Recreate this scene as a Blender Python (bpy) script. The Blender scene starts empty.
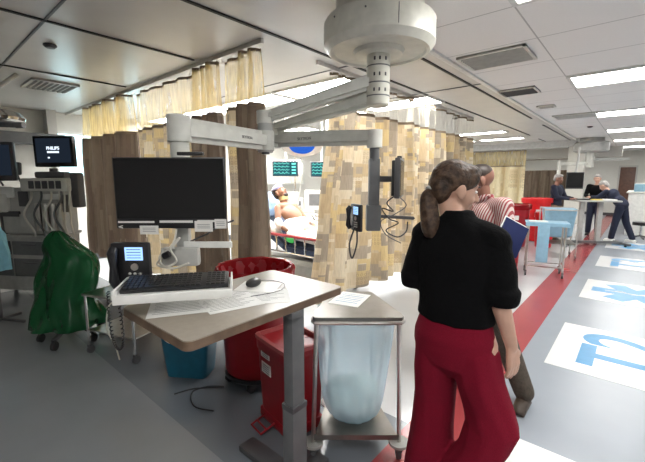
import bpy, bmesh, math, random
from mathutils import Vector, Matrix, Euler
random.seed(7)
C = bpy.context.scene.collection
R = math.radians
CZ = 2.8                      # ceiling height
CAM = R(40.75)                # heading of the long view, left of the corridor

# ------------------------------------------------------------------ materials
def mat(name, col, rough=0.5, metal=0.0, var=0.08, scale=14.0, bump=0.0, trans=0.0, alpha=1.0, spec=0.5, sheen=0.0, coat=0.0):
    m = bpy.data.materials.new(name); m.use_nodes = True
    nt = m.node_tree; b = nt.nodes['Principled BSDF']
    tc = nt.nodes.new('ShaderNodeTexCoord'); n = nt.nodes.new('ShaderNodeTexNoise')
    n.inputs['Scale'].default_value = scale; n.inputs['Detail'].default_value = 3
    nt.links.new(tc.outputs['Object'], n.inputs['Vector'])
    r = nt.nodes.new('ShaderNodeValToRGB')
    c0 = [max(0, c * (1 - var)) for c in col[:3]]; c1 = [min(1, c * (1 + var)) for c in col[:3]]
    r.color_ramp.elements[0].color = (*c0, 1); r.color_ramp.elements[1].color = (*c1, 1)
    r.color_ramp.elements[0].position = .3; r.color_ramp.elements[1].position = .7
    nt.links.new(n.outputs['Fac'], r.inputs['Fac']); nt.links.new(r.outputs['Color'], b.inputs['Base Color'])
    b.inputs['Roughness'].default_value = rough; b.inputs['Metallic'].default_value = metal
    b.inputs['Specular IOR Level'].default_value = spec
    if sheen: b.inputs['Sheen Weight'].default_value = sheen
    if coat: b.inputs['Coat Weight'].default_value = coat
    if trans: b.inputs['Transmission Weight'].default_value = trans
    if alpha < 1: b.inputs['Alpha'].default_value = alpha
    if bump:
        bp = nt.nodes.new('ShaderNodeBump'); bp.inputs['Strength'].default_value = bump; bp.inputs['Distance'].default_value = .01
        nt.links.new(n.outputs['Fac'], bp.inputs['Height']); nt.links.new(bp.outputs['Normal'], b.inputs['Normal'])
    return m

def emit(name, col, s):
    m = bpy.data.materials.new(name); m.use_nodes = True
    nt = m.node_tree; nt.nodes.clear()
    e = nt.nodes.new('ShaderNodeEmission'); o = nt.nodes.new('ShaderNodeOutputMaterial')
    e.inputs['Color'].default_value = (*col, 1); e.inputs['Strength'].default_value = s
    nt.links.new(e.outputs[0], o.inputs[0]); return m

def patch_cloth(name, cols, pu, pv, thin=.35, streak=.5, rough=.85):
    """printed curtain cloth: irregular rectangular patches over a woven ground, lets some light through"""
    m = bpy.data.materials.new(name); m.use_nodes = True
    nt = m.node_tree; N = nt.nodes.new; L = nt.links.new
    b = nt.nodes['Principled BSDF']; out = nt.nodes['Material Output']
    uv = N('ShaderNodeUVMap'); sep = N('ShaderNodeSeparateXYZ'); L(uv.outputs[0], sep.inputs[0])
    def M(op, a, bb=None):
        x = N('ShaderNodeMath'); x.operation = op
        for i, v in enumerate((a, bb)):
            if v is None: continue
            if isinstance(v, (int, float)): x.inputs[i].default_value = v
            else: L(v, x.inputs[i])
        return x.outputs[0]
    def layer(du, dv, off):
        cu = M('FLOOR', M('DIVIDE', sep.outputs[0], du))
        wn = N('ShaderNodeTexWhiteNoise'); wn.noise_dimensions = '1D'; L(M('ADD', cu, off), wn.inputs['W'])
        cv = M('FLOOR', M('ADD', M('DIVIDE', sep.outputs[1], dv), M('MULTIPLY', wn.outputs['Value'], 3.0)))
        cx = N('ShaderNodeCombineXYZ'); L(cu, cx.inputs[0]); L(cv, cx.inputs[1]); cx.inputs[2].default_value = off
        w2 = N('ShaderNodeTexWhiteNoise'); w2.noise_dimensions = '3D'; L(cx.outputs[0], w2.inputs['Vector'])
        return w2.outputs['Value']
    def ramp(fac, cs):
        r = N('ShaderNodeValToRGB'); r.color_ramp.interpolation = 'CONSTANT'
        while len(r.color_ramp.elements) < len(cs): r.color_ramp.elements.new(.5)
        for i, c in enumerate(cs):
            r.color_ramp.elements[i].position = i / len(cs); r.color_ramp.elements[i].color = (*c, 1)
        L(fac, r.inputs[0]); return r.outputs[0]
    a = ramp(layer(pu, pv, 3.1), cols)
    bb = ramp(layer(pu * .55, pv * .5, 9.7), cols[::-1])
    mk = M('GREATER_THAN', layer(pu * .55, pv * .5, 21.3), .72)
    mx = N('ShaderNodeMix'); mx.data_type = 'RGBA'; L(mk, mx.inputs['Factor']); L(a, mx.inputs['A']); L(bb, mx.inputs['B'])
    # small printed rings and bars inside some of the patches
    fu = M('FRACT', M('DIVIDE', sep.outputs[0], pu * .27)); fv = M('FRACT', M('DIVIDE', sep.outputs[1], pv * .3))
    d = M('ADD', M('POWER', M('SUBTRACT', fu, .5), 2.0), M('POWER', M('SUBTRACT', fv, .5), 2.0))
    ring = M('MULTIPLY', M('GREATER_THAN', d, .05), M('LESS_THAN', d, .12))
    gl = M('MULTIPLY', ring, M('GREATER_THAN', layer(pu, pv, 40.2), .86))
    mx2 = N('ShaderNodeMix'); mx2.data_type = 'RGBA'; L(M('MULTIPLY', gl, .4), mx2.inputs['Factor'])
    L(mx.outputs['Result'], mx2.inputs['A']); mx2.inputs['B'].default_value = (.16, .11, .07, 1)
    tc = N('ShaderNodeMapping'); L(uv.outputs[0], tc.inputs[0]); tc.inputs['Scale'].default_value = (90, 9, 1)
    n = N('ShaderNodeTexNoise'); n.inputs['Scale'].default_value = 1; n.inputs['Detail'].default_value = 4; L(tc.outputs[0], n.inputs['Vector'])
    hs = N('ShaderNodeHueSaturation'); L(mx2.outputs['Result'], hs.inputs['Color'])
    L(M('ADD', M('MULTIPLY', n.outputs['Fac'], streak), 1 - streak * .5), hs.inputs['Value'])
    L(hs.outputs[0], b.inputs['Base Color']); b.inputs['Roughness'].default_value = rough
    tr = N('ShaderNodeBsdfTranslucent'); L(hs.outputs[0], tr.inputs[0])
    ms = N('ShaderNodeMixShader'); ms.inputs[0].default_value = thin
    L(b.outputs[0], ms.inputs[1]); L(tr.outputs[0], ms.inputs[2]); L(ms.outputs[0], out.inputs[0])
    return m

def net_mat(name, col, opacity):
    m = bpy.data.materials.new(name); m.use_nodes = True
    nt = m.node_tree; N = nt.nodes.new; L = nt.links.new
    b = nt.nodes['Principled BSDF']; out = nt.nodes['Material Output']
    uv = N('ShaderNodeUVMap'); mp = N('ShaderNodeMapping'); mp.inputs['Scale'].default_value = (30, 3, 1); L(uv.outputs[0], mp.inputs[0])
    n = N('ShaderNodeTexNoise'); n.inputs['Scale'].default_value = 1; L(mp.outputs[0], n.inputs['Vector'])
    r = N('ShaderNodeMapRange'); r.inputs['From Min'].default_value = .3; r.inputs['From Max'].default_value = .7
    r.inputs['To Min'].default_value = opacity - .15; r.inputs['To Max'].default_value = opacity + .15
    L(n.outputs['Fac'], r.inputs['Value'])
    b.inputs['Base Color'].default_value = (*col, 1); b.inputs['Roughness'].default_value = .9
    tr = N('ShaderNodeBsdfTranslucent'); tr.inputs[0].default_value = (*col, 1)
    m1 = N('ShaderNodeMixShader'); m1.inputs[0].default_value = .5; L(b.outputs[0], m1.inputs[1]); L(tr.outputs[0], m1.inputs[2])
    tp = N('ShaderNodeBsdfTransparent'); m2 = N('ShaderNodeMixShader')
    L(r.outputs[0], m2.inputs[0]); L(tp.outputs[0], m2.inputs[1]); L(m1.outputs[0], m2.inputs[2]); L(m2.outputs[0], out.inputs[0])
    return m

def film(name, col, opacity, rough=.25):
    """thin plastic film"""
    m = bpy.data.materials.new(name); m.use_nodes = True
    nt = m.node_tree; N = nt.nodes.new; L = nt.links.new
    b = nt.nodes['Principled BSDF']; out = nt.nodes['Material Output']
    tc = N('ShaderNodeTexCoord'); n = N('ShaderNodeTexNoise'); n.inputs['Scale'].default_value = 9; n.inputs['Detail'].default_value = 4
    L(tc.outputs['Object'], n.inputs['Vector'])
    bp = N('ShaderNodeBump'); bp.inputs['Strength'].default_value = .5; bp.inputs['Distance'].default_value = .02
    L(n.outputs['Fac'], bp.inputs['Height']); L(bp.outputs[0], b.inputs['Normal'])
    b.inputs['Base Color'].default_value = (*col, 1); b.inputs['Roughness'].default_value = rough
    tr = N('ShaderNodeBsdfTranslucent'); tr.inputs[0].default_value = (*col, 1)
    m1 = N('ShaderNodeMixShader'); m1.inputs[0].default_value = .35; L(b.outputs[0], m1.inputs[1]); L(tr.outputs[0], m1.inputs[2])
    tp = N('ShaderNodeBsdfTransparent'); tp.inputs[0].default_value = (*[min(1, c * 1.4 + .15) for c in col], 1)
    m2 = N('ShaderNodeMixShader'); m2.inputs[0].default_value = opacity
    L(tp.outputs[0], m2.inputs[1]); L(m1.outputs[0], m2.inputs[2]); L(m2.outputs[0], out.inputs[0])
    return m

def stripes(name, c0, c1, per, ang=0.0, rough=.8):
    m = mat(name, c0, rough); nt = m.node_tree; N = nt.nodes.new; L = nt.links.new
    tc = N('ShaderNodeTexCoord'); mp = N('ShaderNodeMapping'); mp.inputs['Rotation'].default_value = (0, ang, 0)
    L(tc.outputs['Object'], mp.inputs[0])
    w = N('ShaderNodeTexWave'); w.inputs['Scale'].default_value = per; w.inputs['Distortion'].default_value = .6
    w.inputs['Detail'].default_value = 1; w.bands_direction = 'X'; L(mp.outputs[0], w.inputs['Vector'])
    r = N('ShaderNodeValToRGB'); r.color_ramp.elements[0].position = .46; r.color_ramp.elements[1].position = .54
    r.color_ramp.elements[0].color = (*c0, 1); r.color_ramp.elements[1].color = (*c1, 1)
    L(w.outputs['Fac'], r.inputs[0]); L(r.outputs[0], nt.nodes['Principled BSDF'].inputs['Base Color'])
    return m

def tiles(name, col, line, sx, sy, offx, offy, rough=.8, mort=.012):
    """flat tiles with thin joints in world-aligned object space"""
    m = mat(name, col, rough); nt = m.node_tree; N = nt.nodes.new; L = nt.links.new
    b = nt.nodes['Principled BSDF']
    tc = N('ShaderNodeTexCoord'); sep = N('ShaderNodeSeparateXYZ'); L(tc.outputs['Object'], sep.inputs[0])
    def M(op, a, bb):
        x = N('ShaderNodeMath'); x.operation = op
        for i, v in enumerate((a, bb)):
            if isinstance(v, (int, float)): x.inputs[i].default_value = v
            else: L(v, x.inputs[i])
        return x.outputs[0]
    def ln(s, size, off):
        f = M('FRACT', M('DIVIDE', M('SUBTRACT', s, off), size), 0)
        return M('LESS_THAN', M('MULTIPLY', f, size), mort)
    k = M('MAXIMUM', ln(sep.outputs[0], sx, offx), ln(sep.outputs[1], sy, offy))
    n = N('ShaderNodeTexNoise'); n.inputs['Scale'].default_value = 60; L(tc.outputs['Object'], n.inputs['Vector'])
    r = N('ShaderNodeValToRGB'); r.color_ramp.elements[0].color = (*[c * .93 for c in col], 1); r.color_ramp.elements[1].color = (*col, 1)
    L(n.outputs['Fac'], r.inputs[0])
    mx = N('ShaderNodeMix'); mx.data_type = 'RGBA'; L(k, mx.inputs['Factor']); L(r.outputs[0], mx.inputs['A']); mx.inputs['B'].default_value = (*line, 1)
    L(mx.outputs['Result'], b.inputs['Base Color']); return m

M = dict(
    white=mat('white_plastic', (.75, .75, .72), .35), offwhite=mat('offwhite_enamel', (.62, .62, .57), .35),
    cream=mat('cream_enamel', (.60, .59, .52), .38), lgrey=mat('light_grey_enamel', (.42, .42, .40), .4),
    grey=mat('grey_enamel', (.12, .124, .128), .5), dgrey=mat('dark_grey', (.07, .07, .075), .45),
    black=mat('black_plastic', (.012, .012, .014), .35), blackm=mat('black_matte', (.008, .008, .009), .7),
    screen=mat('dark_screen', (.006, .006, .007), .22, spec=.35), steel=mat('brushed_steel', (.55, .53, .50), .28, 1.0, scale=30),
    chrome=mat('chrome', (.7, .7, .7), .12, 1.0), red=mat('red_plastic', (.30, .005, .011), .38), redb=mat('bright_red_plastic', (.62, .008, .012), .35),
    redbag=film('red_bag_film', (.34, .008, .013), .88), wood=mat('table_edge_wood', (.13, .085, .055), .5, var=.25),
    tabletop=mat('table_top_laminate', (.29, .255, .21), .33, var=.06, scale=40), paper=mat('paper', (.78, .78, .76), .7, var=.02),
    bluebin=mat('teal_blue_plastic', (.012, .12, .20), .4), blackfab=mat('black_fabric', (.0035, .0035, .004), .95, bump=.4, scale=60, spec=.12),
    navy=mat('navy_fabric', (.010, .014, .035), .85), maroon=mat('crimson_trouser_cloth', (.165, .005, .018), .95, bump=.15, scale=220, var=.14, spec=.15),
    brownfab=mat('brown_trouser_cloth', (.07, .055, .042), .9, scale=60, var=.25), shoe=mat('brown_shoe_leather', (.05, .032, .022), .5),
    skin=mat('light_skin', (.56, .33, .24), .5, var=.06, scale=20), skin2=mat('ruddy_skin', (.25, .115, .078), .5, var=.06), skin3=mat('brown_skin', (.30, .15, .09), .5, var=.08),
    hair=mat('dark_brown_hair', (.06, .035, .022), .5, var=.7, scale=40, bump=.9, spec=.3), hair2=mat('black_brown_hair', (.035, .022, .016), .5, var=.3, scale=60),
    hairg=mat('grey_hair', (.35, .33, .31), .6, var=.3, scale=50), eye=mat('eye_dark', (.03, .02, .015), .2), lip=mat('lip', (.42, .13, .11), .45),
    navyfolder=mat('navy_folder', (.006, .012, .065), .6, spec=.25), sheet=mat('white_sheet', (.80, .79, .77), .85, bump=.3, scale=8, var=.03),
    pillow=mat('light_blue_pillow', (.30, .45, .68), .8), mattress=mat('navy_mattress', (.03, .05, .11), .6), green=mat('green_cloth', (.05, .55, .12), .7),
    ltblue=mat('light_blue_plastic', (.24, .42, .55), .45), wall=mat('cream_wall_paint', (.70, .69, .64), .75, var=.02), walld=mat('grey_wall_paint', (.55, .54, .51), .75, var=.02),
    panel=mat('glossy_ceiling_panel', (.70, .685, .66), .27, var=.03, scale=3, spec=.8), slot=mat('dark_slot', (.012, .011, .01), .6),
    tile=tiles('ceiling_tile', (.83, .815, .80), (.44, .43, .42), 1.53, .768, -.79, 5.27), frame=mat('white_frame', (.62, .62, .6), .5),
    door=mat('brown_door', (.12, .055, .035), .5, var=.2), orange=mat('orange_label', (.75, .25, .02), .6), bluep=mat('blue_floor_print', (.045, .25, .48), .35),
    dwhite=mat('white_floor_vinyl', (.72, .73, .73), .22, var=.03, scale=3), rubber=mat('grey_rubber', (.33, .33, .31), .6),
    curtdark=patch_cloth('brown_curtain_cloth', [(.155, .115, .085), (.17, .13, .095), (.14, .10, .075), (.21, .165, .12), (.15, .11, .08)], .075, 1.3, .25, .5),
    curtpat=patch_cloth('patchwork_curtain_cloth', [(.54, .43, .28), (.60, .50, .35), (.47, .36, .22), (.57, .44, .23), (.31, .26, .20), (.62, .54, .40), (.50, .41, .28), (.36, .30, .23)], .17, .17, .22, .6),
    curtfar=patch_cloth('cream_curtain_cloth', [(.74, .64, .42), (.68, .56, .35), (.78, .69, .48)], .3, .6, .35, .7),
    net=net_mat('curtain_net', (.86, .68, .32), .45), net2=net_mat('pale_curtain_net', (.82, .76, .60), .09), hem=mat('curtain_hem', (.20, .15, .10), .9),
    bluebag=film('light_blue_bag_film', (.62, .84, .96), .5), greenbag=film('green_bag_film', (.018, .15, .055), .60, .12), gown=mat('light_blue_drape', (.22, .50, .62), .6, bump=.3),
    linen=mat('pale_green_linen', (.68, .78, .74), .9, bump=.5, scale=10), cablew=mat('white_cable', (.6, .58, .52), .5), silver=mat('silver_shelf', (.20, .19, .175), .36, .8),
    light=emit('light_diffuser', (1.0, .985, .95), 17), lightbay=emit('bay_light_diffuser', (1.0, .99, .97), 46),
    skylight=emit('daylight_window', (.62, .93, 1.0), 3.2), lcd=emit('lit_blue_lcd', (.33, .55, .95), 1.5), teal=emit('vitals_screen', (.03, .14, .17), .9),
    wave=emit('vitals_trace', (.25, 1.0, .85), 1.3), logo=emit('screen_lettering', (.75, .85, 1.0), 1.3), scr2=emit('navy_screen', (.015, .022, .035), .8), bluelens=emit('blue_lamp_lens', (.03, .13, .62), 1.0),
    stripe=stripes('red_white_striped_shirt', (.56, .47, .44), (.27, .045, .05), 19, .12), bandage=mat('white_bandage', (.75, .73, .70), .9),
    glow=emit('lcd_text', (.02, .05, .15), .3), label=mat('printed_label', (.7, .69, .66), .6, var=.03), ink=mat('printed_ink', (.12, .12, .14), .6),
    blueshade=mat('window_shade', (.66, .63, .55), .8, var=.02),
)
def floor_m(name, col, rough=.12):
    m = mat(name, col, rough, var=.05, scale=1.7, spec=.5)
    return m
F = dict(cor=floor_m('corridor_vinyl', (.285, .315, .355), .27), red=floor_m('red_vinyl_band', (.33, .05, .055), .2), light=floor_m('pale_bay_vinyl', (.50, .515, .53), .2),
         mid=floor_m('slate_bay_vinyl', (.165, .185, .21), .2), soft=floor_m('grey_bay_vinyl', (.235, .25, .27), .22), white=floor_m('white_vinyl', (.62, .62, .62), .2))

# ------------------------------------------------------------------ mesh builder
class MB:
    def __init__(s): s.b = bmesh.new(); s.slot = 0
    def _fin(s, before):
        for f in s.b.faces:
            if f not in before: f.material_index = s.slot
    def box(s, c, d, rot=(0, 0, 0), bev=0.0):
        bm = bmesh.new(); bmesh.ops.create_cube(bm, size=1)
        for v in bm.verts: v.co = Vector((v.co.x * d[0], v.co.y * d[1], v.co.z * d[2]))
        if bev: bmesh.ops.bevel(bm, geom=bm.edges[:], offset=min(bev, min(d) * .45), segments=2, affect='EDGES', profile=.6)
        mt = Matrix.Translation(c) @ Euler(rot).to_matrix().to_4x4()
        s._merge(bm, mt); return s
    def _merge(s, bm, mt):
        bmesh.ops.transform(bm, matrix=mt, verts=bm.verts)
        vm = {}
        for v in bm.verts: vm[v] = s.b.verts.new(v.co)
        for f in bm.faces:
            try:
                nf = s.b.faces.new([vm[v] for v in f.verts]); nf.material_index = s.slot; nf.smooth = f.smooth
            except ValueError: pass
        bm.free()
    def cyl(s, p0, p1, r0, r1=None, seg=16, caps=True):
        r1 = r0 if r1 is None else r1
        p0, p1 = Vector(p0), Vector(p1); d = p1 - p0
        bm = bmesh.new(); bmesh.ops.create_cone(bm, cap_ends=caps, segments=seg, radius1=r0, radius2=r1, depth=d.length)
        for f in bm.faces: f.smooth = len(f.verts) == 4
        q = Vector((0, 0, 1)).rotation_difference(d.normalized()).to_matrix().to_4x4()
        s._merge(bm, Matrix.Translation((p0 + p1) / 2) @ q); return s
    def ell(s, c, r, rot=(0, 0, 0), sub=3):
        bm = bmesh.new(); bmesh.ops.create_icosphere(bm, subdivisions=sub, radius=1)
        for f in bm.faces: f.smooth = True
        s._merge(bm, Matrix.Translation(c) @ Euler(rot).to_matrix().to_4x4() @ Matrix.Diagonal((*r, 1))); return s
    def cap(s, p0, p1, r0, r1=None):
        r1 = r0 if r1 is None else r1
        s.cyl(p0, p1, r0, r1, 14); s.ell(p0, (r0,) * 3, sub=2); s.ell(p1, (r1,) * 3, sub=2); return s
    def tube(s, pts, r, seg=8):
        pts = [Vector(p) for p in pts]; rs = r if isinstance(r, (list, tuple)) else [r] * len(pts)
        rings = []; up = Vector((0, 0, 1)); pn = None
        for i, p in enumerate(pts):
            t = (pts[min(i + 1, len(pts) - 1)] - pts[max(i - 1, 0)]).normalized()
            if pn is None: pn = t.cross(up if abs(t.z) < .9 else Vector((1, 0, 0))).normalized()
            else: pn = (pn - t * pn.dot(t)).normalized()
            bn = t.cross(pn)
            rings.append([s.b.verts.new(p + (pn * math.cos(a) + bn * math.sin(a)) * rs[i]) for a in [2 * math.pi * k / seg for k in range(seg)]])
        s._skin(rings, True); return s
    def _skin(s, rings, caps):
        n = len(rings[0])
        for a, b in zip(rings, rings[1:]):
            for k in range(n):
                f = s.b.faces.new((a[k], a[(k + 1) % n], b[(k + 1) % n], b[k])); f.smooth = True; f.material_index = s.slot
        if caps:
            for r in (rings[0][::-1], rings[-1]):
                f = s.b.faces.new(r); f.material_index = s.slot
    def loft(s, secs, seg=28, caps=True, fold=None):
        """secs: (center, rx, ry[, yaw[, power]]) horizontal superellipse sections"""
        rings = []
        for i, q in enumerate(secs):
            c, rx, ry = Vector(q[0]), q[1], q[2]; yw = q[3] if len(q) > 3 else 0; pw = q[4] if len(q) > 4 else 1.0
            ring = []
            for k in range(seg):
                a = 2 * math.pi * k / seg; ca, sa = math.cos(a), math.sin(a)
                x = rx * math.copysign(abs(ca) ** pw, ca); y = ry * math.copysign(abs(sa) ** pw, sa)
                if fold: g = fold(a, i / (len(secs) - 1)); x *= g; y *= g
                ring.append(s.b.verts.new(c + Vector((x * math.cos(yw) - y * math.sin(yw), x * math.sin(yw) + y * math.cos(yw), 0))))
            rings.append(ring)
        s._skin(rings, caps); return s
    def lathe(s, prof, c=(0, 0, 0), seg=36):
        return s.loft([((c[0], c[1], c[2] + z), max(r, .0005), max(r, .0005)) for r, z in prof], seg)
    def prism(s, poly, z0, z1):
        a = [s.b.verts.new((x, y, z0)) for x, y in poly]; b = [s.b.verts.new((x, y, z1)) for x, y in poly]; n = len(poly)
        for f in [s.b.faces.new(a[::-1]), s.b.faces.new(b)] + [s.b.faces.new((a[k], a[(k + 1) % n], b[(k + 1) % n], b[k])) for k in range(n)]:
            f.material_index = s.slot
        return s
    def quad(s, *p):
        f = s.b.faces.new([s.b.verts.new(q) for q in p]); f.material_index = s.slot; return s
    def build(s, name, m, parent=None, loc=None, rot=None, label=None, bevel=0):
        me = bpy.data.meshes.new(name)
        bmesh.ops.recalc_face_normals(s.b, faces=s.b.faces[:]); s.b.to_mesh(me); s.b.free(); me.set_sharp_from_angle(angle=R(38))
        for x in (m if isinstance(m, (list, tuple)) else [m]): me.materials.append(x)
        o = bpy.data.objects.new(name, me); C.objects.link(o)
        if parent is not None: o.parent = parent
        if loc is not None: o.location = loc
        if rot is not None: o.rotation_euler = rot
        if label: o['label'] = label
        return o

def bake(o, *mods):
    """apply modifiers given as (type, dict) to the object's mesh"""
    for t, d in mods:
        md = o.modifiers.new(t.lower(), t)
        for k, v in d.items(): setattr(md, k, v)
    dg = bpy.context.evaluated_depsgraph_get(); dg.update()
    me = bpy.data.meshes.new_from_object(o.evaluated_get(dg)); me.name = o.name
    o.modifiers.clear()
    mats = list(o.data.materials); o.data = me
    if not me.materials:
        for x in mats: me.materials.append(x)
    for p in me.polygons: p.use_smooth = True
    return o
def blob(mb, name, m, parent, vox=.009, smooth=4, fac=.5):
    o = mb.build(name, m, parent)
    return bake(o, ('REMESH', dict(mode='VOXEL', voxel_size=vox, use_smooth_shade=True)), ('SMOOTH', dict(factor=fac, iterations=smooth)))

def thing(name, label, cat, loc=(0, 0, 0), rz=0.0, group=None):
    o = bpy.data.objects.new(name, None); C.objects.link(o); o.empty_display_size = .1
    o.location = loc; o.rotation_euler = (0, 0, rz); o['label'] = label; o['category'] = cat
    if group: o['group'] = group
    return o
def tag(o, label, cat, group=None, kind=None):
    o['label'] = label; o['category'] = cat
    if group: o['group'] = group
    if kind: o['kind'] = kind
    return o
def struct(name, mb, m, parent=None):
    o = mb.build(name, m, parent)
    if parent is None: o['kind'] = 'structure'
    return o
def copy_tree(o, parent=None):
    c = o.copy(); C.objects.link(c)
    if parent is not None: c.parent = parent
    for ch in [x for x in bpy.data.objects if x.parent == o]: copy_tree(ch, c)
    return c
def text(name, s, size, m, parent, loc, rot, ext=.0006, sx=1.0, bold=0.0):
    cu = bpy.data.curves.new(name, 'FONT'); cu.body = s; cu.size = size; cu.extrude = ext; cu.align_x = 'CENTER'; cu.align_y = 'CENTER'; cu.offset = bold
    t = bpy.data.objects.new(name, cu); C.objects.link(t)
    dg = bpy.context.evaluated_depsgraph_get(); dg.update()
    me = bpy.data.meshes.new_from_object(t.evaluated_get(dg)); bpy.data.objects.remove(t)
    me.materials.clear(); me.materials.append(m)
    for v in me.vertices: v.co.x *= sx
    o = bpy.data.objects.new(name, me); C.objects.link(o); o.parent = parent; o.location = loc; o.rotation_euler = rot
    return o
FACE = (math.pi / 2, 0, 0)     # lettering that faces local -Y

# ------------------------------------------------------------------ the room
b = MB()
zones = []
def fl(x0, x1, y0, y1, k):
    zones.append((x0, x1, y0, y1, k))
fl(-8.2, -6.75, -3, 2.05, 5); fl(-6.75, -1.62, -3, 1.06, 4); fl(-6.75, -1.02, 1.06, 2.05, 3); fl(-1.62, -1.02, -3, 1.06, 3)
fl(-8.2, -1.02, 2.05, 20.6, 2); fl(-1.02, -.69, -3, 20.6, 1); fl(-.69, 5.0, -3, 20.6, 0)
for x0, x1, y0, y1, k in zones:
    b.slot = k; b.quad((x0, y0, 0), (x1, y0, 0), (x1, y1, 0), (x0, y1, 0))
struct('floor', b, [F['cor'], F['red'], F['light'], F['mid'], F['soft'], F['white']])
b = MB(); b.box((1.7, 8.8, CZ + .05), (6.6, 23.6, .1)); struct('ceiling', b, M['tile'])
b = MB(); b.box((-4.9, 8.8, CZ + .05), (6.6, 23.6, .1)); struct('ceiling_over_bays', b, M['panel'])
n = 0
def trim(bx, m):
    global n
    n += 1; q = MB()
    for c, d in bx: q.box(c, d)
    struct('trim_%d' % n, q, m)
for x, y0, y1 in ((-1.77, 2.6, 8.45), (-2.44, -3, 11.6), (-3.55, -3, 2.12), (-5.23, -3, 2.12), (-1.77, 9.6, 14), (-2.44, 12.8, 14.5)):
    trim([((x, (y0 + y1) / 2, CZ - .006), (.028, y1 - y0, .012))], M['slot'])
trim([((-1.6, 8.8, CZ - .012), (.05, 23.6, .024))], M['frame'])
for y in (.88, 3.3, 5.0): trim([((-4.9, y, CZ - .004), (6.6, .018, .008))], M['grey'])
trim([((-3.2, 13.9, 2.70), (3.2, .12, .2))], M['frame'])
trim([((-3.6, 17.6, 2.62), (6.0, .2, .36))], M['walld'])
b = MB(); b.box((-8.25, 8.8, 1.4), (.1, 23.6, 2.8)); b.build('wall_left', M['wall'])['kind'] = 'structure'
b = MB(); b.box((-1.6, 20.65, 1.4), (13.2, .1, 2.8)); b.build('wall_far', M['wall'])['kind'] = 'structure'
b = MB(); b.box((5.05, 8.8, 1.4), (.1, 23.6, 2.8)); b.build('wall_right', M['walld'])['kind'] = 'structure'
b = MB(); b.box((-1.6, -3.05, 1.4), (13.2, .1, 2.8)); b.build('wall_near', M['walld'])['kind'] = 'structure'
b = MB(); b.box((-8.185, 8.8, .06), (.03, 23.6, .12)); b.build('baseboard_left', M['dgrey'])['kind'] = 'structure'
b = MB(); b.box((-1.6, 20.58, .06), (13.0, .03, .12)); b.build('baseboard_far', M['dgrey'])['kind'] = 'structure'
trim([((-8.05, .6, 2.29), (.3, 3.0, .18))], M['grey'])                # grey service rail on the left wall
trim([((-8.08, 1.93, 2.4), (.24, .14, .8))], M['walld'])              # short post above it
# window in the left wall: frame, shade, daylight pane
w = MB(); 
for c, d in (((-8.17, 2.83, 2.45), (.06, 1.7, .05)), ((-8.17, 2.83, 1.65), (.06, 1.7, .05)), ((-8.17, 2.0, 2.05), (.06, .05, .8)), ((-8.17, 3.66, 2.05), (.06, .05, .8))): w.box(c, d)
wo = struct('window_1', w, M['white'])
MB().box((-8.185, 2.83, 2.05), (.02, 1.64, .78)).build('pane', M['skylight'], wo)
# far door
w = MB(); w.box((-.45, 20.56, 1.05), (.52, .06, 2.1), bev=.01); dr = struct('door_1', w, M['door'])
MB().box((-.45, 20.58, 1.08), (.64, .04, 2.18)).build('door_frame', M['walld'], dr)
MB().cyl((-.25, 20.50, 1.0), (-.25, 20.54, 1.0), .03).build('door_handle', M['steel'], dr)
# square pillar beyond the far table
b = MB(); b.box((-1.85, 16.5, 1.4), (.5, .5, 2.8)); b.build('wall_pillar', M['wall'])['kind'] = 'structure'

# ------------------------------------------------------------------ ceiling lights
def clight(x, y, lx, ly, bay, label, src=[None, None]):
    t = thing('ceiling_light', label, 'light', (x, y, CZ), 0, 'recessed ceiling lights over the bays' if bay else 'recessed ceiling lights over the corridor')
    f = MB()
    for sx in (-1, 1): f.box((sx * (lx / 2 - .02), 0, -.012), (.04, ly, .024)); f.box((0, sx * (ly / 2 - .02), -.012), (lx - .08, .04, .024))
    f.build('frame', M['frame'], t)
    MB().box((0, 0, -.008), (lx - .08, ly - .08, .012)).build('diffuser', M['lightbay' if bay else 'light'], t)
ords = ['nearest', 'second nearest', 'third nearest', 'fourth nearest', 'fifth nearest', 'sixth nearest']
for i in range(6):
    clight(-.03, 2.58 + 3.07 * i, 1.5, .70, False, ords[i] + ' bright rectangular light in the corridor tile ceiling')
for k, (x, y) in enumerate(((-.03, -.49), (3.0, 2.58), (3.0, 5.65), (3.0, 8.72), (3.0, -.49), (3.0, 11.8))):  # extra panels out of view, added to brighten the foreground and ceiling
    clight(x, y, 1.5, .70, False, ('added unseen ceiling light directly above and behind the camera', 'added unseen ceiling light far to the right, level with the T1 floor square', 'added unseen ceiling light far to the right, level with the T2 floor square', 'added unseen ceiling light far to the right, level with the T3 floor square', 'added unseen ceiling light behind and right of the camera', 'added unseen ceiling light far to the right, level with the far table')[k])
bl = [(-3.35, 3.85, 'long bright light over the open bay, just behind the boom arms'), (-4.65, 3.85, 'long bright light over the open bay, middle of its row'), (-5.95, 3.85, 'long bright light over the open bay, farthest along its row behind the curtain netting'),
      (-7.25, 3.85, 'long bright light over the open bay, last of its row at the left wall'),
      (-3.05, 5.45, 'bright light over the back of the open bay, seen just right of the boom column'), (-4.45, 5.45, 'bright light over the back of the open bay, left of the boom column'), (-6.6, 6.6, 'bright light over the back of the open bay near the window wall')]
for x, y, l in bl: clight(x, y, 1.25, .6, True, l)
fl2 = [(-3.3, 10.2), (-4.6, 10.2), (-3.3, 12.1), (-4.7, 12.1), (-3.4, 15.8), (-5.0, 15.8), (-3.4, 18.6)]
fn = ['left of the pair over the second bay', 'far left of the pair over the second bay', 'right one of the pair above the pale curtain', 'left one of the pair above the pale curtain', 'right light past the pale curtain', 'left light past the pale curtain', 'last light before the far wall']
for (x, y), l in zip(fl2, fn): clight(x, y, 1.25, .45, False, 'narrow bright ceiling light, ' + l)

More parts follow.
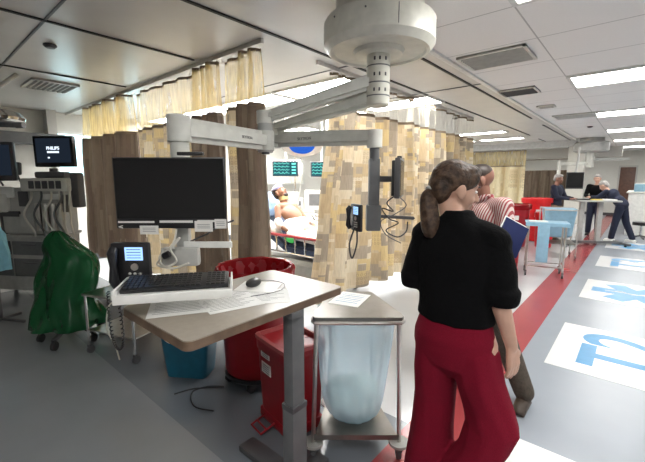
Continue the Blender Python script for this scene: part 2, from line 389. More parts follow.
def vent(x, y, lx, ly, label, nsl, dark=False, rz=0):
    t = thing('ceiling_vent', label, 'vent', (x, y, CZ), rz)
    MB().box((0, 0, -.006), (lx, ly, .012)).build('backing', M['offwhite' if not dark else 'dgrey'], t)
    f = MB()
    for s in (-1, 1): f.box((s * (lx / 2 - .012), 0, -.014), (.024, ly, .02)); f.box((0, s * (ly / 2 - .012), -.014), (lx, .024, .02))
    f.build('frame', M['offwhite'], t)
    q = MB()
    for k in range(nsl):
        yy = (k + .5) / nsl * (ly - .06) - (ly - .06) / 2
        q.box((0, yy, -.018), (lx - .06, .004, .03), (R(35), 0, 0))
    q.build('slat', M['lgrey' if not dark else 'dgrey'], t)
vent(-1.2, 4.05, .62, .5, 'square louvred air vent in the tile ceiling, nearest the camera', 9)
vent(-1.38, 5.75, .45, .4, 'small dark louvred vent beside the ceiling seam, behind the square one', 7, True)
vent(-1.05, 8.6, .7, .5, 'grey vent in the tile ceiling farther down the corridor', 7)
vent(-1.3, 7.2, .25, .22, 'tiny grey ceiling vent between two larger ones', 4)
vent(-5.9, 1.45, .6, .5, 'grey square vent in the ceiling over the left equipment', 8, False)
def small_lamp(x, y, label):
    t = MB().lathe([(.05, 0), (.055, -.012), (.035, -.03), (.0, -.032)], (x, y, CZ)).build('sprinkler', M['dgrey']); tag(t, label, 'sprinkler')
small_lamp(-4.15, 1.05, 'small dark sprinkler head in the glossy ceiling panel at left')
small_lamp(-2.9, 7.4, 'small black sprinkler head in the panel ceiling right of the pale netting')
small_lamp(-1.0, 10.6, 'small grey sprinkler head above the far ceiling column')

# ------------------------------------------------------------------ curtains
def curtain(label, p0, p1, z0, zf, zt, mfab, mnet, amp=.05, per=.22, bunch=None, hem=True, lean=None, seed=1, netspan=None):
    """p0,p1 track ends. bunch: list of (u0,u1,amp,per) overriding fold size. lean: (du0,du1) shift of the lower hem at the two ends"""
    rnd = random.Random(seed)
    p0, p1 = Vector((*p0, 0)), Vector((*p1, 0)); Ln = (p1 - p0).length; d = (p1 - p0) / Ln; nn = Vector((-d.y, d.x, 0))
    t = thing('privacy_curtain', label, 'curtain', (p0 + p1) / 2)
    mid = (p0 + p1) / 2
    N = int(Ln / .018); prof = []; ph = 0; arc = 0; last = None
    for i in range(N + 1):
        u = i / N; a, pr = amp, per
        for (u0, u1, aa, pp) in (bunch or []):
            if u0 <= u <= u1: a, pr = aa, pp
        ph += 2 * math.pi * (Ln / N) / pr * (1 + .35 * math.sin(u * 23 + seed))
        w = a * (math.sin(ph) + .35 * math.sin(ph * .53 + 1.3)); v = Vector((u * Ln, w))
        if last is not None: arc += (v - last).length
        last = v; prof.append((u * Ln, w, arc, .3 * a * math.cos(ph)))
    def sheet(name, za, zb, rows, m, shrinktop, parent, u0=0, u1=1):
        bm = bmesh.new(); uvl = bm.loops.layers.uv.new('UVMap'); g = []
        sel = prof[int(u0 * N):int(u1 * N) + 1]
        for j in range(rows + 1):
            k = j / rows; z = za + (zb - za) * k; row = []
            for (x, w, a, x2) in sel:
                s = shrinktop + (1 - shrinktop) * (1 - (z - z0) / (zt - z0)) ** .6 if z < zt else shrinktop
                xx = x + x2 * s
                if lean:
                    q = 1 - min(1, (z - z0) / (zf - z0)); uu = x / Ln
                    xx += (lean[0] * max(0, 1 - uu * 4) + lean[1] * max(0, 1 - (1 - uu) * 4)) * q
                row.append(bm.verts.new(d * xx + nn * (w * s + .01 * math.sin(z * 5 + x * 9)) + Vector((0, 0, z)) + p0 - mid))
            g.append(row)
        for j in range(rows):
            for i in range(len(sel) - 1):
                f = bm.faces.new((g[j][i], g[j][i + 1], g[j + 1][i + 1], g[j + 1][i])); f.smooth = True
                for lp, (ii, jj) in zip(f.loops, ((i, j), (i + 1, j), (i + 1, j + 1), (i, j + 1))):
                    lp[uvl].uv = (sel[ii][2], za + (zb - za) * jj / rows)
        me = bpy.data.meshes.new(name); bm.to_mesh(me); bm.free(); me.materials.append(m)
        o = bpy.data.objects.new(name, me); C.objects.link(o); o.parent = parent; return o
    f = sheet('curtain_fabric', z0, zf, 10, mfab, .55, t)
    if hem: sheet('hem', zf - .002, zf + .035, 1, M['hem'], .55, t)
    a, bb = netspan or (0, 1)
    if mnet: sheet('curtain_netting', zf + .035, zt - .07, 4, mnet, .45, t, a, bb)
    hk = MB()
    for i in range(int(Ln / .16) + 1):
        c = d * (i * .16) + p0 - mid
        hk.cyl(c + Vector((0, 0, zt - .075)), c + Vector((0, 0, zt - .03)), .004, seg=6)
    hk.build('hook', M['steel'], t)['kind'] = 'stuff'
    sheet('netting_top_band', zt - .085, zt - .055, 1, M['hem'], .45, t, a, bb)
    return t
def track(label, p0, p1):
    p0, p1 = Vector((*p0, CZ - .02)), Vector((*p1, CZ - .02))
    mid = (p0 + p1) / 2; dd = p1 - p0
    t = MB().box((0, 0, 0), (dd.length, .03, .04)).build('curtain_track', M['steel'], None, mid, (0, 0, math.atan2(dd.y, dd.x)))
    tag(t, label, 'rail')
track('metal curtain track on the ceiling over the near bay', (-8.15, 2.2), (-2.58, 2.2))
curtain('brown curtain bunched at the left end of the near track, behind the green bagged stand', (-7.15, 2.2), (-5.35, 2.2), .35, 2.22, CZ, M['curtdark'], M['net'], .13, .24, seed=2)
curtain('pale patterned curtain panel hanging behind the big black monitor', (-5.33, 2.26), (-3.70, 2.26), .3, 2.24, CZ, M['curtpat'], M['net'], .05, .33, seed=3)
curtain('dark brown curtain hanging in deep folds just right of the monitor mounting post', (-3.75, 2.2), (-3.22, 2.2), .35, 2.23, CZ, M['curtdark'], M['net'], .09, .15, seed=5)
curtain('narrow pale curtain fold between the two dark brown ones on the near track', (-3.24, 2.24), (-2.92, 2.24), .4, 2.26, CZ, M['curtpat'], M['net'], .04, .2, seed=6)
curtain('brown curtain gathered tightly at the right end of the near track, beside the open bay', (-2.93, 2.2), (-2.64, 2.2), .35, 2.25, CZ, M['curtdark'], M['net'], .10, .13, seed=7, lean=(-.05, .03))
track('metal curtain track running beside the corridor over the big patchwork curtain', (-2.62, 2.95), (-2.62, 7.6))
curtain('large patchwork tan curtain hanging behind the two standing people', (-2.62, 3.20), (-2.62, 7.55), .22, 2.36, CZ, M['curtpat'], M['net2'], .075, .34, bunch=[(.0, .10, .05, .16), (.38, .45, .13, .2)], seed=8, lean=(-.34, 0))
curtain('pale cream curtain far down the corridor, past the striped shirt man', (-5.4, 14.0), (-3.0, 14.0), .35, 2.02, 2.62, M['curtfar'], M['net'], .13, .42, seed=11)
curtain('dark brown curtain at the far end of the ward, above the red bins', (-3.8, 17.4), (-1.7, 17.4), .5, 1.95, 2.45, M['curtdark'], None, .07, .3, seed=14, hem=False)

def beam(mb, p0, p1, w, h, bev=.01, w1=None, h1=None):
    """rectangular bar between two points, optionally tapering"""
    p0, p1 = Vector(p0), Vector(p1); d = p1 - p0; L = d.length
    bm = bmesh.new(); bmesh.ops.create_cube(bm, size=1)
    for v in bm.verts:
        e = v.co.x > 0
        v.co = Vector((v.co.x * L, v.co.y * (w1 if (e and w1) else w), v.co.z * (h1 if (e and h1) else h)))
    bmesh.ops.bevel(bm, geom=bm.edges[:], offset=bev, segments=2, affect='EDGES')
    yaw = math.atan2(d.y, d.x); pit = -math.atan2(d.z, math.hypot(d.x, d.y))
    mb._merge(bm, Matrix.Translation((p0 + p1) / 2) @ Euler((0, pit, yaw)).to_matrix().to_4x4()); return mb

# ------------------------------------------------------------------ ceiling boom with two arms
bx, by = -1.44, 2.26
bm_ = thing('ceiling_boom', 'cream ceiling-mounted equipment boom with big round housing and two long arms', 'equipment boom', (bx, by, CZ))
MB().lathe([(.0, -.335), (.310, -.335), (.318, -.350), (.338, -.350), (.374, -.308), (.374, -.17), (.36, -.150), (.30, -.145), (.29, 0.0)], seg=64).build('mount_housing', M['cream'], bm_)
for a in (200, 20, 320):
    q = MB(); q.box((.3735 * math.cos(R(a)), .3735 * math.sin(R(a)), -.24), (.004, .004, .115)); q.build('housing_seam', M['grey'], bm_)
for a in (255, 290): MB().ell((.374 * math.cos(R(a)), .374 * math.sin(R(a)), -.20), (.007, .007, .007), sub=1).build('screw', M['grey'], bm_)
MB().lathe([(.14, -.365), (.16, -.36), (.175, -.335), (.175, -.33)]).build('collar', M['cream'], bm_)
MB().lathe([(.0, -.70), (.072, -.70), (.080, -.69), (.080, -.33)], seg=32).build('column', M['cream'], bm_)
for z in (-.44, -.55, -.635): MB().lathe([(.0815, z - .004), (.0815, z + .004)], seg=32).build('joint_ring', M['grey'], bm_)
q = MB()
for a in (-75, -50, -20):
    for z in (-.40, -.5, -.60): q.box((.077 * math.cos(R(a)), .077 * math.sin(R(a)), z), (.012, .012, .022))
q.build('clip', M['dgrey'], bm_)
def L_(p): return Vector(p) - Vector((bx, by, CZ))
eA, eB = (-2.17, 1.86), (-2.335, 2.09)
q = MB(); beam(q, L_((bx, by, 2.275)), L_((*eA, 2.055)), .115, .105, .022, .09, .075); q.cyl(L_((*eA, 2.10)), L_((*eA, 2.01)), .062, seg=24)
q.build('upper_arm', M['offwhite'], bm_)
q = MB(); beam(q, L_((bx, by, 2.16)), L_((*eB, 2.01)), .11, .10, .022, .09, .07); q.cyl(L_((*eB, 2.05)), L_((*eB, 1.96)), .058, seg=24)
q.build('upper_arm', M['offwhite'], bm_)
q = MB(); q.cyl(L_((*eA, 2.02)), L_((*eA, 1.80)), .055, seg=24); q.build('elbow_post', M['lgrey'], bm_)
# lower arm towards the black monitor
wA = (-1.925, 1.04)
q = MB(); beam(q, L_((*eA, 1.885)), L_((*wA, 1.868)), .09, .135, .03, .09, .13); q.cyl(L_((*eA, 1.955)), L_((*eA, 1.815)), .066, seg=28); q.cyl(L_((*wA, 1.94)), L_((*wA, 1.80)), .062, seg=24)
la = q.build('lower_arm', M['offwhite'], bm_)
q = MB(); q.cyl(L_((*eA, 1.80)), L_((*eA, 1.785)), .03, seg=16); q.build('end_cap', M['dgrey'], bm_)
q = MB(); q.cyl(L_((*wA, 1.90)), L_((*wA, 1.60)), .05, seg=24); q.box(L_((*wA, 1.60)), (.11, .09, .06), (0, 0, CAM), .01); q.build('drop_post', M['offwhite'], bm_)
ang = math.atan2(eA[1] - wA[1], eA[0] - wA[0])
dv = Vector((wA[0] - eA[0], wA[1] - eA[1], 0)).normalized(); nv = Vector((dv.y, -dv.x, 0))
if nv.dot(Vector((2, -1.5, 0))) < 0: nv = -nv
yaw = math.atan2(-dv.y, -dv.x)
def armtext(p, yaw, nv, half, par, s):
    pos = L_(p) + nv * (half + .001)
    text('arm_lettering', 'SKYTRON', s, M['dgrey'], par, pos, (math.pi / 2, 0, yaw))
armtext((-2.085, 1.58, 1.878), math.atan2(nv.x, -nv.y), nv, .0435, bm_, .026)
# second lower arm towards the small side monitor
wB = (-1.40, 2.17)
q = MB(); beam(q, L_((*eB, 1.925)), L_((*wB, 1.88)), .08, .125, .03, .08, .105); q.cyl(L_((*eB, 1.985)), L_((*eB, 1.855)), .062, seg=24); q.cyl(L_((*wB, 1.93)), L_((*wB, 1.81)), .052, seg=24)
q.build('lower_arm', M['offwhite'], bm_)
d2 = Vector((wB[0] - eB[0], wB[1] - eB[1], 0)).normalized(); n2 = Vector((d2.y, -d2.x, 0)); n2 = n2 if n2.y < 0 else -n2
armtext((-1.98, 2.12, 1.905), math.atan2(n2.x, -n2.y), n2, .041, bm_, .03)
q = MB(); q.cyl(L_((*wB, 1.82)), L_((*wB, 1.72)), .034, seg=20); q.box(L_((*wB, 1.52)), (.075, .06, .44), (0, 0, CAM), .01)
q.box(L_((wB[0] - .0, wB[1], 1.33)), (.10, .08, .18), (0, 0, CAM), .01); q.build('drop_post', M['grey'], bm_)
q = MB(); beam(q, L_((wB[0], wB[1], 1.60)), L_((wB[0] + .11, wB[1] + .09, 1.60)), .03, .04, .006); q.build('side_bracket', M['dgrey'], bm_); q = MB()
beam(q, L_((wB[0], wB[1], 1.345)), L_((wB[0] + .23, wB[1] + .17, 1.33)), .035, .022, .006); q.build('side_bracket', M['dgrey'], bm_)

# small monitor on the second arm, turned almost edge-on to the camera
t = thing('computer_monitor', 'small dark monitor seen from its edge on the second boom arm', 'monitor', (-1.27, 2.29, 1.455), R(40.75 + 74))
MB().box((0, 0, .15), (.36, .035, .265), bev=.006).build('casing', M['dgrey'], t)
MB().box((0, -.019, .15), (.335, .004, .235)).build('screen', M['screen'], t)
MB().box((0, .03, .15), (.2, .03, .24), bev=.008).build('rear_housing', M['black'], t)
MB().box((0, .0, .29), (.09, .03, .02), bev=.004).build('webcam', M['black'], t)
# phone on the second arm
def phone(label, loc, rz, s, big):
    t = thing('desk_phone', label, 'phone', loc, rz)
    MB().box((0, 0, 0), (.19 * s, .035 * s, .235 * s), bev=.012 * s).build('body', M['black'], t)
    q = MB(); q.tube([(-.07 * s, -.03 * s, .09 * s), (-.07 * s, -.048 * s, .07 * s), (-.07 * s, -.045 * s, 0), (-.07 * s, -.048 * s, -.07 * s), (-.07 * s, -.03 * s, -.10 * s)], [.02 * s, .024 * s, .017 * s, .024 * s, .02 * s], 12)
    q.build('handset', M['black'], t)
    scn = MB().box((.022 * s, -.019 * s, .062 * s), (.088 * s, .003, .066 * s)).build('display', M['lcd'], t)
    q = MB()
    for k in range(4): q.box((.022 * s, -.0212 * s, (.084 - k * .014) * s), (.07 * s, .001, .003 * s))
    q.build('display_text', M['glow'], scn)
    MB().cyl((.022 * s, -.016 * s, -.005 * s), (.022 * s, -.024 * s, -.005 * s), .018 * s, seg=20).build('navigation_key', M['steel'], t)
    q = MB()
    for r_ in range(4 if big else 3):
        for c_ in range(3): q.ell(((-.005 + c_ * .026) * s, -.018 * s, (-.040 - r_ * .019) * s), (.0095 * s, .004, .0065 * s), sub=2)
    q.build('keypad', M['lgrey'], t)
    return t
phone('black phone hanging face-left on the second boom arm behind the open bay gap', (-1.475, 2.075, 1.335), R(-30), .80, False)

def cable(name, pts, r, m, label):
    o = MB().tube(pts, r, 6).build(name, m); tag(o, label, 'cable'); return o
def smooth_pts(ps, n=6):
    ps = [Vector(p) for p in ps]; out = []
    for i in range(len(ps) - 1):
        a, b_, c, d = ps[max(i - 1, 0)], ps[i], ps[i + 1], ps[min(i + 2, len(ps) - 1)]
        for k in range(n):
            u = k / n; out.append(.5 * ((2 * b_) + (c - a) * u + (2 * a - 5 * b_ + 4 * c - d) * u * u + (3 * b_ - a - 3 * c + d) * u ** 3))
    return out + [ps[-1]]
cable('tangled_cable', smooth_pts([(-1.25, 2.25, 1.50), (-1.31, 2.2, 1.44), (-1.27, 2.22, 1.38), (-1.33, 2.17, 1.40), (-1.29, 2.2, 1.33), (-1.24, 2.24, 1.30), (-1.30, 2.18, 1.25), (-1.25, 2.25, 1.2), (-1.2, 2.28, 1.24), (-1.19, 2.28, 1.31)]), .005, M['black'], 'black cables tangled below the edge-on monitor')
cable('dangling_strap', smooth_pts([(-1.47, 2.05, 1.27), (-1.50, 2.03, 1.15), (-1.485, 2.04, 1.05), (-1.46, 2.06, 1.15), (-1.46, 2.06, 1.26)]), .006, M['black'], 'black strap dangling in a loop below the phone on the second arm')
cable('looped_cable', smooth_pts([(-1.24, 2.24, 1.48), (-1.20, 2.27, 1.42), (-1.26, 2.22, 1.36), (-1.33, 2.16, 1.31), (-1.30, 2.18, 1.22), (-1.22, 2.25, 1.16)]), .004, M['dgrey'], 'thin grey cable dangling in a loop below the edge-on monitor')

# ------------------------------------------------------------------ big monitor, tray, keyboard, phone
t = thing('computer_monitor', 'large black widescreen monitor with paper labels along its bottom edge', 'monitor', (-1.812, .918, 1.528), CAM)
MB().box((0, 0, .0), (.565, .03, .36), bev=.006).build('casing', M['black'], t)
MB().box((0, -.0155, .022), (.55, .003, .300)).build('screen', M['screen'], t)
MB().box((0, .04, .0), (.26, .06, .22), bev=.02).build('rear_housing', M['dgrey'], t)
MB().box((.11, -.0, .198), (.13, .03, .018), bev=.004).build('webcam', M['black'], t)
for x, z, w_, h_ in ((-.180, -.146, .185, .010), (.025, -.144, .17, .012), (.198, -.141, .13, .010)): MB().box((x, -.017, z), (w_, .002, h_)).build('pale_strip', M['label'], t)  # thin pale strips along the bezel below the screen
for x, z, w_, h_ in ((-.115, -.187, .095, .045), (.165, -.168, .092, .055), (.252, -.155, .06, .048)):
    lb = MB().box((x, -.0185, z), (w_, .002, h_)).build('paper_label', M['label'], t)
    q = MB()
    for k in range(3): q.box((x, -.0198, z + .01 - k * .009), (w_ * .7, .0008, .0022))
    q.build('label_print', M['ink'], lb)
q = MB(); beam(q, (-.250, -.0165, -.165), (-.272, -.0165, -.171), .002, .004, .0005); beam(q, (-.250, -.0165, -.177), (-.272, -.0165, -.171), .002, .004, .0005); q.build('arrow_mark', M['white'], t)

t = thing('monitor_bracket', 'grey and white bracket with cable bundle hanging below the big black monitor', 'bracket', (-1.86, 1.0, 1.10), CAM)
MB().box((0, 0, .24), (.07, .05, .36), bev=.01).build('upright', M['lgrey'], t)
MB().box((.14, -.03, .15), (.26, .012, .034), bev=.004).build('side_bar', M['white'], t)
MB().box((.0, -.05, .09), (.20, .06, .10), bev=.02).build('hub', M['lgrey'], t)
MB().tube([(.28, -.02, .28), (.20, .0, .25), (.12, .02, .2), (.03, 0, .16)], .005).build('cable', M['dgrey'], t)
cable('white_cable_bundle', smooth_pts([(-1.80, .93, 1.34), (-1.79, .90, 1.27), (-1.86, .86, 1.20), (-1.83, .87, 1.15), (-1.78, .91, 1.18), (-1.80, .89, 1.25), (-1.77, .93, 1.30), (-1.82, .88, 1.22), (-1.87, .85, 1.16), (-1.80, .9, 1.14), (-1.73, .95, 1.17)]), .0055, M['cablew'], 'white cable bundle looped under the big black monitor')
t = MB().cyl((-1.825, .865, 1.205), (-1.80, .885, 1.22), .017).build('cable_tie', M['black']); tag(t, 'black strap holding the white cable bundle', 'strap')

TR = R(54)
t = thing('keyboard_tray', 'off-white keyboard tray with raised side lips holding a black keyboard', 'tray', (-1.545, .79, 1.112), TR)
MB().box((0, 0, 0), (.475, .23, .012), bev=.004).build('shelf', M['white'], t)
MB().box((0, -.116, -.006), (.475, .008, .038), bev=.003).build('front_lip', M['white'], t)
for s in (-1, 1): MB().box((s * .236, 0, .012), (.008, .23, .042), bev=.003).build('side_lip', M['white'], t)
kb = thing('keyboard', 'black full-size keyboard on the off-white tray', 'keyboard', (-1.55, .795, 1.1195), TR)
MB().box((0, 0, .019), (.445, .165, .016), (R(7), 0, 0), bev=.004).build('case', M['black'], kb)
q = MB()
for r_ in range(6):
    for c_ in range(20):
        if c_ in (15,) or (r_ == 5 and 4 <= c_ <= 9): continue
        q.box((-.205 + c_ * .0212, -.065 + (5 - r_) * .0252, .0185 + (5 - r_) * .0032), (.018, .021, .012), (R(7), 0, 0), bev=.002)
q.box((-.205 + 6.5 * .0212, -.065, .0185), (.12, .021, .012), (R(7), 0, 0), bev=.002)
q.build('keys', M['black'], kb)
phone('black desk phone with lit blue display beside the keyboard', (-1.815, .705, 1.19), CAM, .95, True)
# coiled handset cord
pts = []
path = smooth_pts([(-1.905, .62, 1.06), (-1.915, .62, .95), (-1.905, .625, .82), (-1.885, .64, .765), (-1.865, .655, .80), (-1.868, .655, .93), (-1.875, .65, 1.05)], 40)
for i, p in enumerate(path):
    a = i * 1.05; pts.append(p + Vector((math.cos(a) * .010, math.sin(a) * .010 * .5, math.sin(a) * .003)))
cable('coiled_phone_cord', pts, .0032, M['black'], 'black coiled phone cord hanging beside the table corner')

ms = thing('computer_mouse', 'small black mouse on a white pad beside the keyboard tray', 'mouse', (-1.565, 1.235, 1.018), R(20))
MB().ell((0, 0, .018), (.036, .058, .024)).build('shell', M['black'], ms); MB().box((0, .02, .041), (.006, .018, .006), bev=.002).build('wheel', M['lgrey'], ms)
md = MB().box((-1.53, 1.24, 1.0165), (.22, .18, .003), (0, 0, R(32))).build('mouse_pad', M['white']); tag(md, 'white mouse pad lying on the table under the black mouse', 'mouse pad')
cable('mouse_cable', smooth_pts([(-1.575, 1.285, 1.035), (-1.55, 1.36, 1.022), (-1.45, 1.36, 1.021), (-1.38, 1.25, 1.021), (-1.42, 1.10, 1.021)]), .002, M['dgrey'], 'thin dark mouse cable curled on the table')

# ------------------------------------------------------------------ table
t = thing('standing_table', 'tall tan laminate work table with brown edge on a grey telescoping column', 'table', (-1.48, 1.09, 0))
def rrect(x0, x1, y0, y1, r, n=6):
    out = []
    for cx, cy, a0 in ((x1 - r, y0 + r, -90), (x1 - r, y1 - r, 0), (x0 + r, y1 - r, 90), (x0 + r, y0 + r, 180)):
        for k in range(n + 1): a = R(a0 + 90 * k / n); out.append((cx + r * math.cos(a), cy + r * math.sin(a)))
    return out
MB().prism(rrect(-.293, .293, -.465, .465, .035), .975, 1.010).build('table_edge', M['wood'], t)
MB().prism(rrect(-.290, .290, -.462, .462, .033), 1.009, 1.014).build('tabletop', M['tabletop'], t)
MB().box((.240, .13, .60), (.065, .085, .75), bev=.006).build('upper_column', M['grey'], t)
MB().box((.240, .13, .25), (.078, .10, .42), bev=.006).build('lower_column', M['grey'], t)
MB().box((.240, .13, .455), (.082, .104, .03), bev=.004).build('column_collar', M['dgrey'], t)
q = MB(); q.box((.05, .13, .02), (.46, .11, .04), bev=.01); q.box((.240, .05, .02), (.10, .6, .04), bev=.01); q.build('foot', M['dgrey'], t)
MB().box((.05, .1, .96), (.5, .08, .03), bev=.004).build('support_rail', M['grey'], t)
MB().tube(smooth_pts([(-.02, -.38, .97), (-.02, -.40, .93), (.02, -.40, .915), (.06, -.40, .93), (.06, -.38, .97)]), .006).build('handle_loop', M['white'], t)
for i, (x, y, a, w_, h_, l) in enumerate(((-1.555, .83, 60, .32, .24, 'large white printed sheet lying near the left corner of the table'), (-1.40, 1.14, 50, .30, .22, 'white printed sheet lying right of the larger sheet on the table'), (-1.43, .99, 74, .26, .21, 'white printed sheet partly under the keyboard tray on the table'))):
    p = thing('paper_sheet', l, 'paper', (x, y, 1.0142 + i * .0007), R(a), 'printed sheets on the work table')
    MB().box((0, 0, .0003), (w_, h_, .0006)).build('page', M['paper'], p)
    q = MB()
    for k in range(9): q.box((-.02 * (k % 3), h_ * .4 - k * h_ * .09, .0008), (w_ * (.82 - .1 * (k % 3)), .003, .0003))
    q.build('print_lines', M['grey'], p)

# ------------------------------------------------------------------ linen hamper
t = thing('linen_hamper', 'stainless wheeled linen hamper holding a translucent light blue bag', 'hamper', (-1.112, 1.585, 0), CAM)
def trap(w0, w1, d0, d1, r=0.0): return [(-w0 / 2, d0), (w0 / 2, d0), (w1 / 2, d1), (-w1 / 2, d1)]
q = MB(); 
poly = [(-.245, -.02), (-.235, -.045), (.235, -.045), (.25, -.02), (.245, .02), (.135, .40), (.11, .42), (-.11, .42), (-.135, .40), (-.245, .02)]
q.prism(poly, .835, .862); q.build('lid', M['silver'], t)
q = MB(); q.tube([(x, y, .832) for x, y in poly + poly[:1]], .011); q.build('rim', M['steel'], t)
for s in (-1, 1):
    MB().tube([(s * .225, -.02, .83), (s * .245, -.02, .13), (s * .245, -.02, .10)], .0125).build('leg', M['steel'], t)
    MB().tube([(s * .125, .38, .83), (s * .15, .36, .13), (s * .15, .36, .10)], .0125).build('leg', M['steel'], t)
q = MB(); q.prism([(-.235, -.03), (.235, -.03), (.15, .37), (-.15, .37)], .145, .157); q.box((0, -.03, .148), (.48, .012, .03)); q.build('bottom_shelf', M['silver'], t)
for x, y in ((-.245, -.02), (.245, -.02), (-.15, .36), (.15, .36)):
    k = MB().cyl((x, y, .098), (x, y, .113), .056, seg=28).build('bumper_disc', M['rubber'], t)
    w_ = MB(); w_.cyl((x - .012, y + .01, .036), (x + .012, y + .01, .036), .036, seg=20); w_.box((x, y, .075), (.034, .03, .05)); w_.build('caster', M['dgrey'], t)
def hf(a, u): return 1 + .022 * math.sin(a * 13 + u * 3) + .016 * math.sin(a * 7 - u * 4)
bg = thing('laundry_bag', 'translucent light blue bag hanging inside the steel hamper', 'bag', (-1.112, 1.585, .16), CAM)
q = MB(); q.loft([((.0, .15, .01), .02, .02), ((.0, .15, .0), .10, .09), ((-.005, .15, .03), .155, .135), ((-.01, .15, .12), .185, .16), ((-.005, .15, .26), .20, .17), ((0, .15, .45), .215, .185, 0, .8), ((0, .15, .60), .222, .19, 0, .7), ((0, .16, .665), .226, .20, 0, .65)], 72, False, hf)
bo = q.build('bag_film', M['bluebag'], bg)
bake(bo, ('SUBSURF', dict(levels=1, render_levels=1)))
q = MB()
for c, r_ in (((0, .15, .11), (.15, .13, .10)), ((.05, .13, .19), (.10, .10, .09)), ((-.07, .16, .17), (.09, .09, .08)), ((.0, .12, .22), (.07, .07, .06))): q.ell(c, r_)
ln = blob(q, 'linen_pile', M['linen'], None, .012, 4); ln.location = (-1.112, 1.585, .165); ln.rotation_euler = (0, 0, CAM)
tag(ln, 'crumpled pale linen lying in the bottom of the light blue bag', 'linen')
pp = thing('paper_sheet', 'white notice sheet lying on the steel hamper lid', 'paper', (-1.30, 1.77, .8625), CAM + R(-25))
MB().box((0, 0, .001), (.19, .25, .002)).build('page', M['paper'], pp)
q = MB()
for k in range(6): q.box((0, .085 - k * .03, .0024), (.14, .006 if k % 2 else .003, .0004))
q.build('print_lines', M['bluep'], pp)

# ------------------------------------------------------------------ bins by the table
t = thing('trash_can', 'large round dark red trash can with red liner on a wheeled dolly', 'trash can', (-2.22, 1.77, 0))
MB().lathe([(.0, .10), (.235, .10), (.25, .13), (.275, .85), (.288, .87), (.288, .915), (.275, .915), (.26, .87), (.23, .16), (.0, .15)], seg=48).build('barrel', M['red'], t)
def bf(a, u): return 1 + .02 * math.sin(a * 17 + 2 * u) + .015 * math.sin(a * 9)
q = MB(); q.loft([((0, 0, .80), .287, .287), ((0, 0, .86), .30, .30), ((0, 0, .915), .305, .305), ((0, 0, .94), .294, .294), ((0, 0, .935), .275, .275), ((0, 0, .85), .26, .26), ((0, 0, .6), .235, .235)], 80, False, bf); q.build('liner_bag', M['redbag'], t)
MB().lathe([(.0, .075), (.25, .075), (.26, .085), (.26, .11), (.0, .11)]).build('dolly', M['black'], t)
for k in range(5):
    a = R(20 + 72 * k); x, y = .22 * math.cos(a), .22 * math.sin(a)
    w_ = MB(); w_.cyl((x - .014, y, .037), (x + .014, y, .037), .037, seg=18); w_.box((x, y, .065), (.035, .03, .03)); w_.build('caster', M['black'], t)
a = R(-52); lb = MB().box((.270 * math.cos(a), .270 * math.sin(a), .60), (.14, .006, .08), (0, 0, a + math.pi / 2)).build('warning_label', M['orange'], t)
q = MB()
for k in range(3):
    aa = R(90 + 120 * k); 
    for j in range(8):
        bb = R(45 * j); e = Vector((math.cos(a + math.pi / 2), math.sin(a + math.pi / 2), 0)); o_ = Vector((.2735 * math.cos(a), .2735 * math.sin(a), .60))
        p = o_ + e * (.012 * math.cos(aa) + .010 * math.cos(bb)) + Vector((0, 0, .012 * math.sin(aa) + .010 * math.sin(bb))); q.ell(p, (.003, .003, .003), sub=1)
q.build('hazard_symbol', M['black'], lb)

rz = math.atan2(1.39 - 1.43, -1.44 + 1.80)
t = thing('step_on_bin', 'slim rectangular red step-on bin with pale liner rim under the table', 'waste bin', (-1.62, 1.56, 0), rz - R(4))
q = MB(); q.loft([((0, 0, .08), .160, .13, 0, .2), ((0, 0, .12), .165, .135, 0, .2), ((0, 0, .50), .180, .148, 0, .2), ((0, 0, .51), .188, .155, 0, .2), ((0, 0, .575), .190, .157, 0, .2)], 48); q.build('bin_body', M['red'], t)
q = MB(); q.loft([((0, 0, .572), .194, .160, 0, .2), ((0, 0, .598), .195, .161, 0, .2), ((0, 0, .603), .175, .14, 0, .2), ((0, 0, .50), .165, .13, 0, .2)], 40, False, lambda a, u: 1 + .012 * math.sin(11 * a)); q.build('rim_liner', mat('pink_liner_film', (.45, .10, .10), .5), t)
MB().box((0, .0, .05), (.35, .27, .07), bev=.012).build('base', M['red'], t)
for x, z, w_, h_ in ((-.06, .50, .10, .055), (-.055, .40, .11, .07)):
    lb = MB().box((x, -.151 + (.5 - z) * .03, z), (w_, .004, h_)).build('paper_label', M['label'], t)
    q = MB()
    for k in range(4): q.box((x, -.1535 + (.5 - z) * .03, z + h_ * .3 - k * h_ * .2), (w_ * .7, .001, .004))
    q.build('label_print', M['ink'], lb)
q = MB(); q.tube([(-.10, -.14, .06), (-.10, -.24, .03), (.02, -.24, .03), (.02, -.14, .06)], .007); q.tube([(-.10, -.2, .045), (.02, -.2, .045)], .006); q.build('foot_pedal', M['red'], t)
for s in (-1, 1): w_ = MB(); w_.cyl((s * .15 - .012, -.11, .025), (s * .15 + .012, -.11, .025), .025); w_.build('caster', M['black'], t)

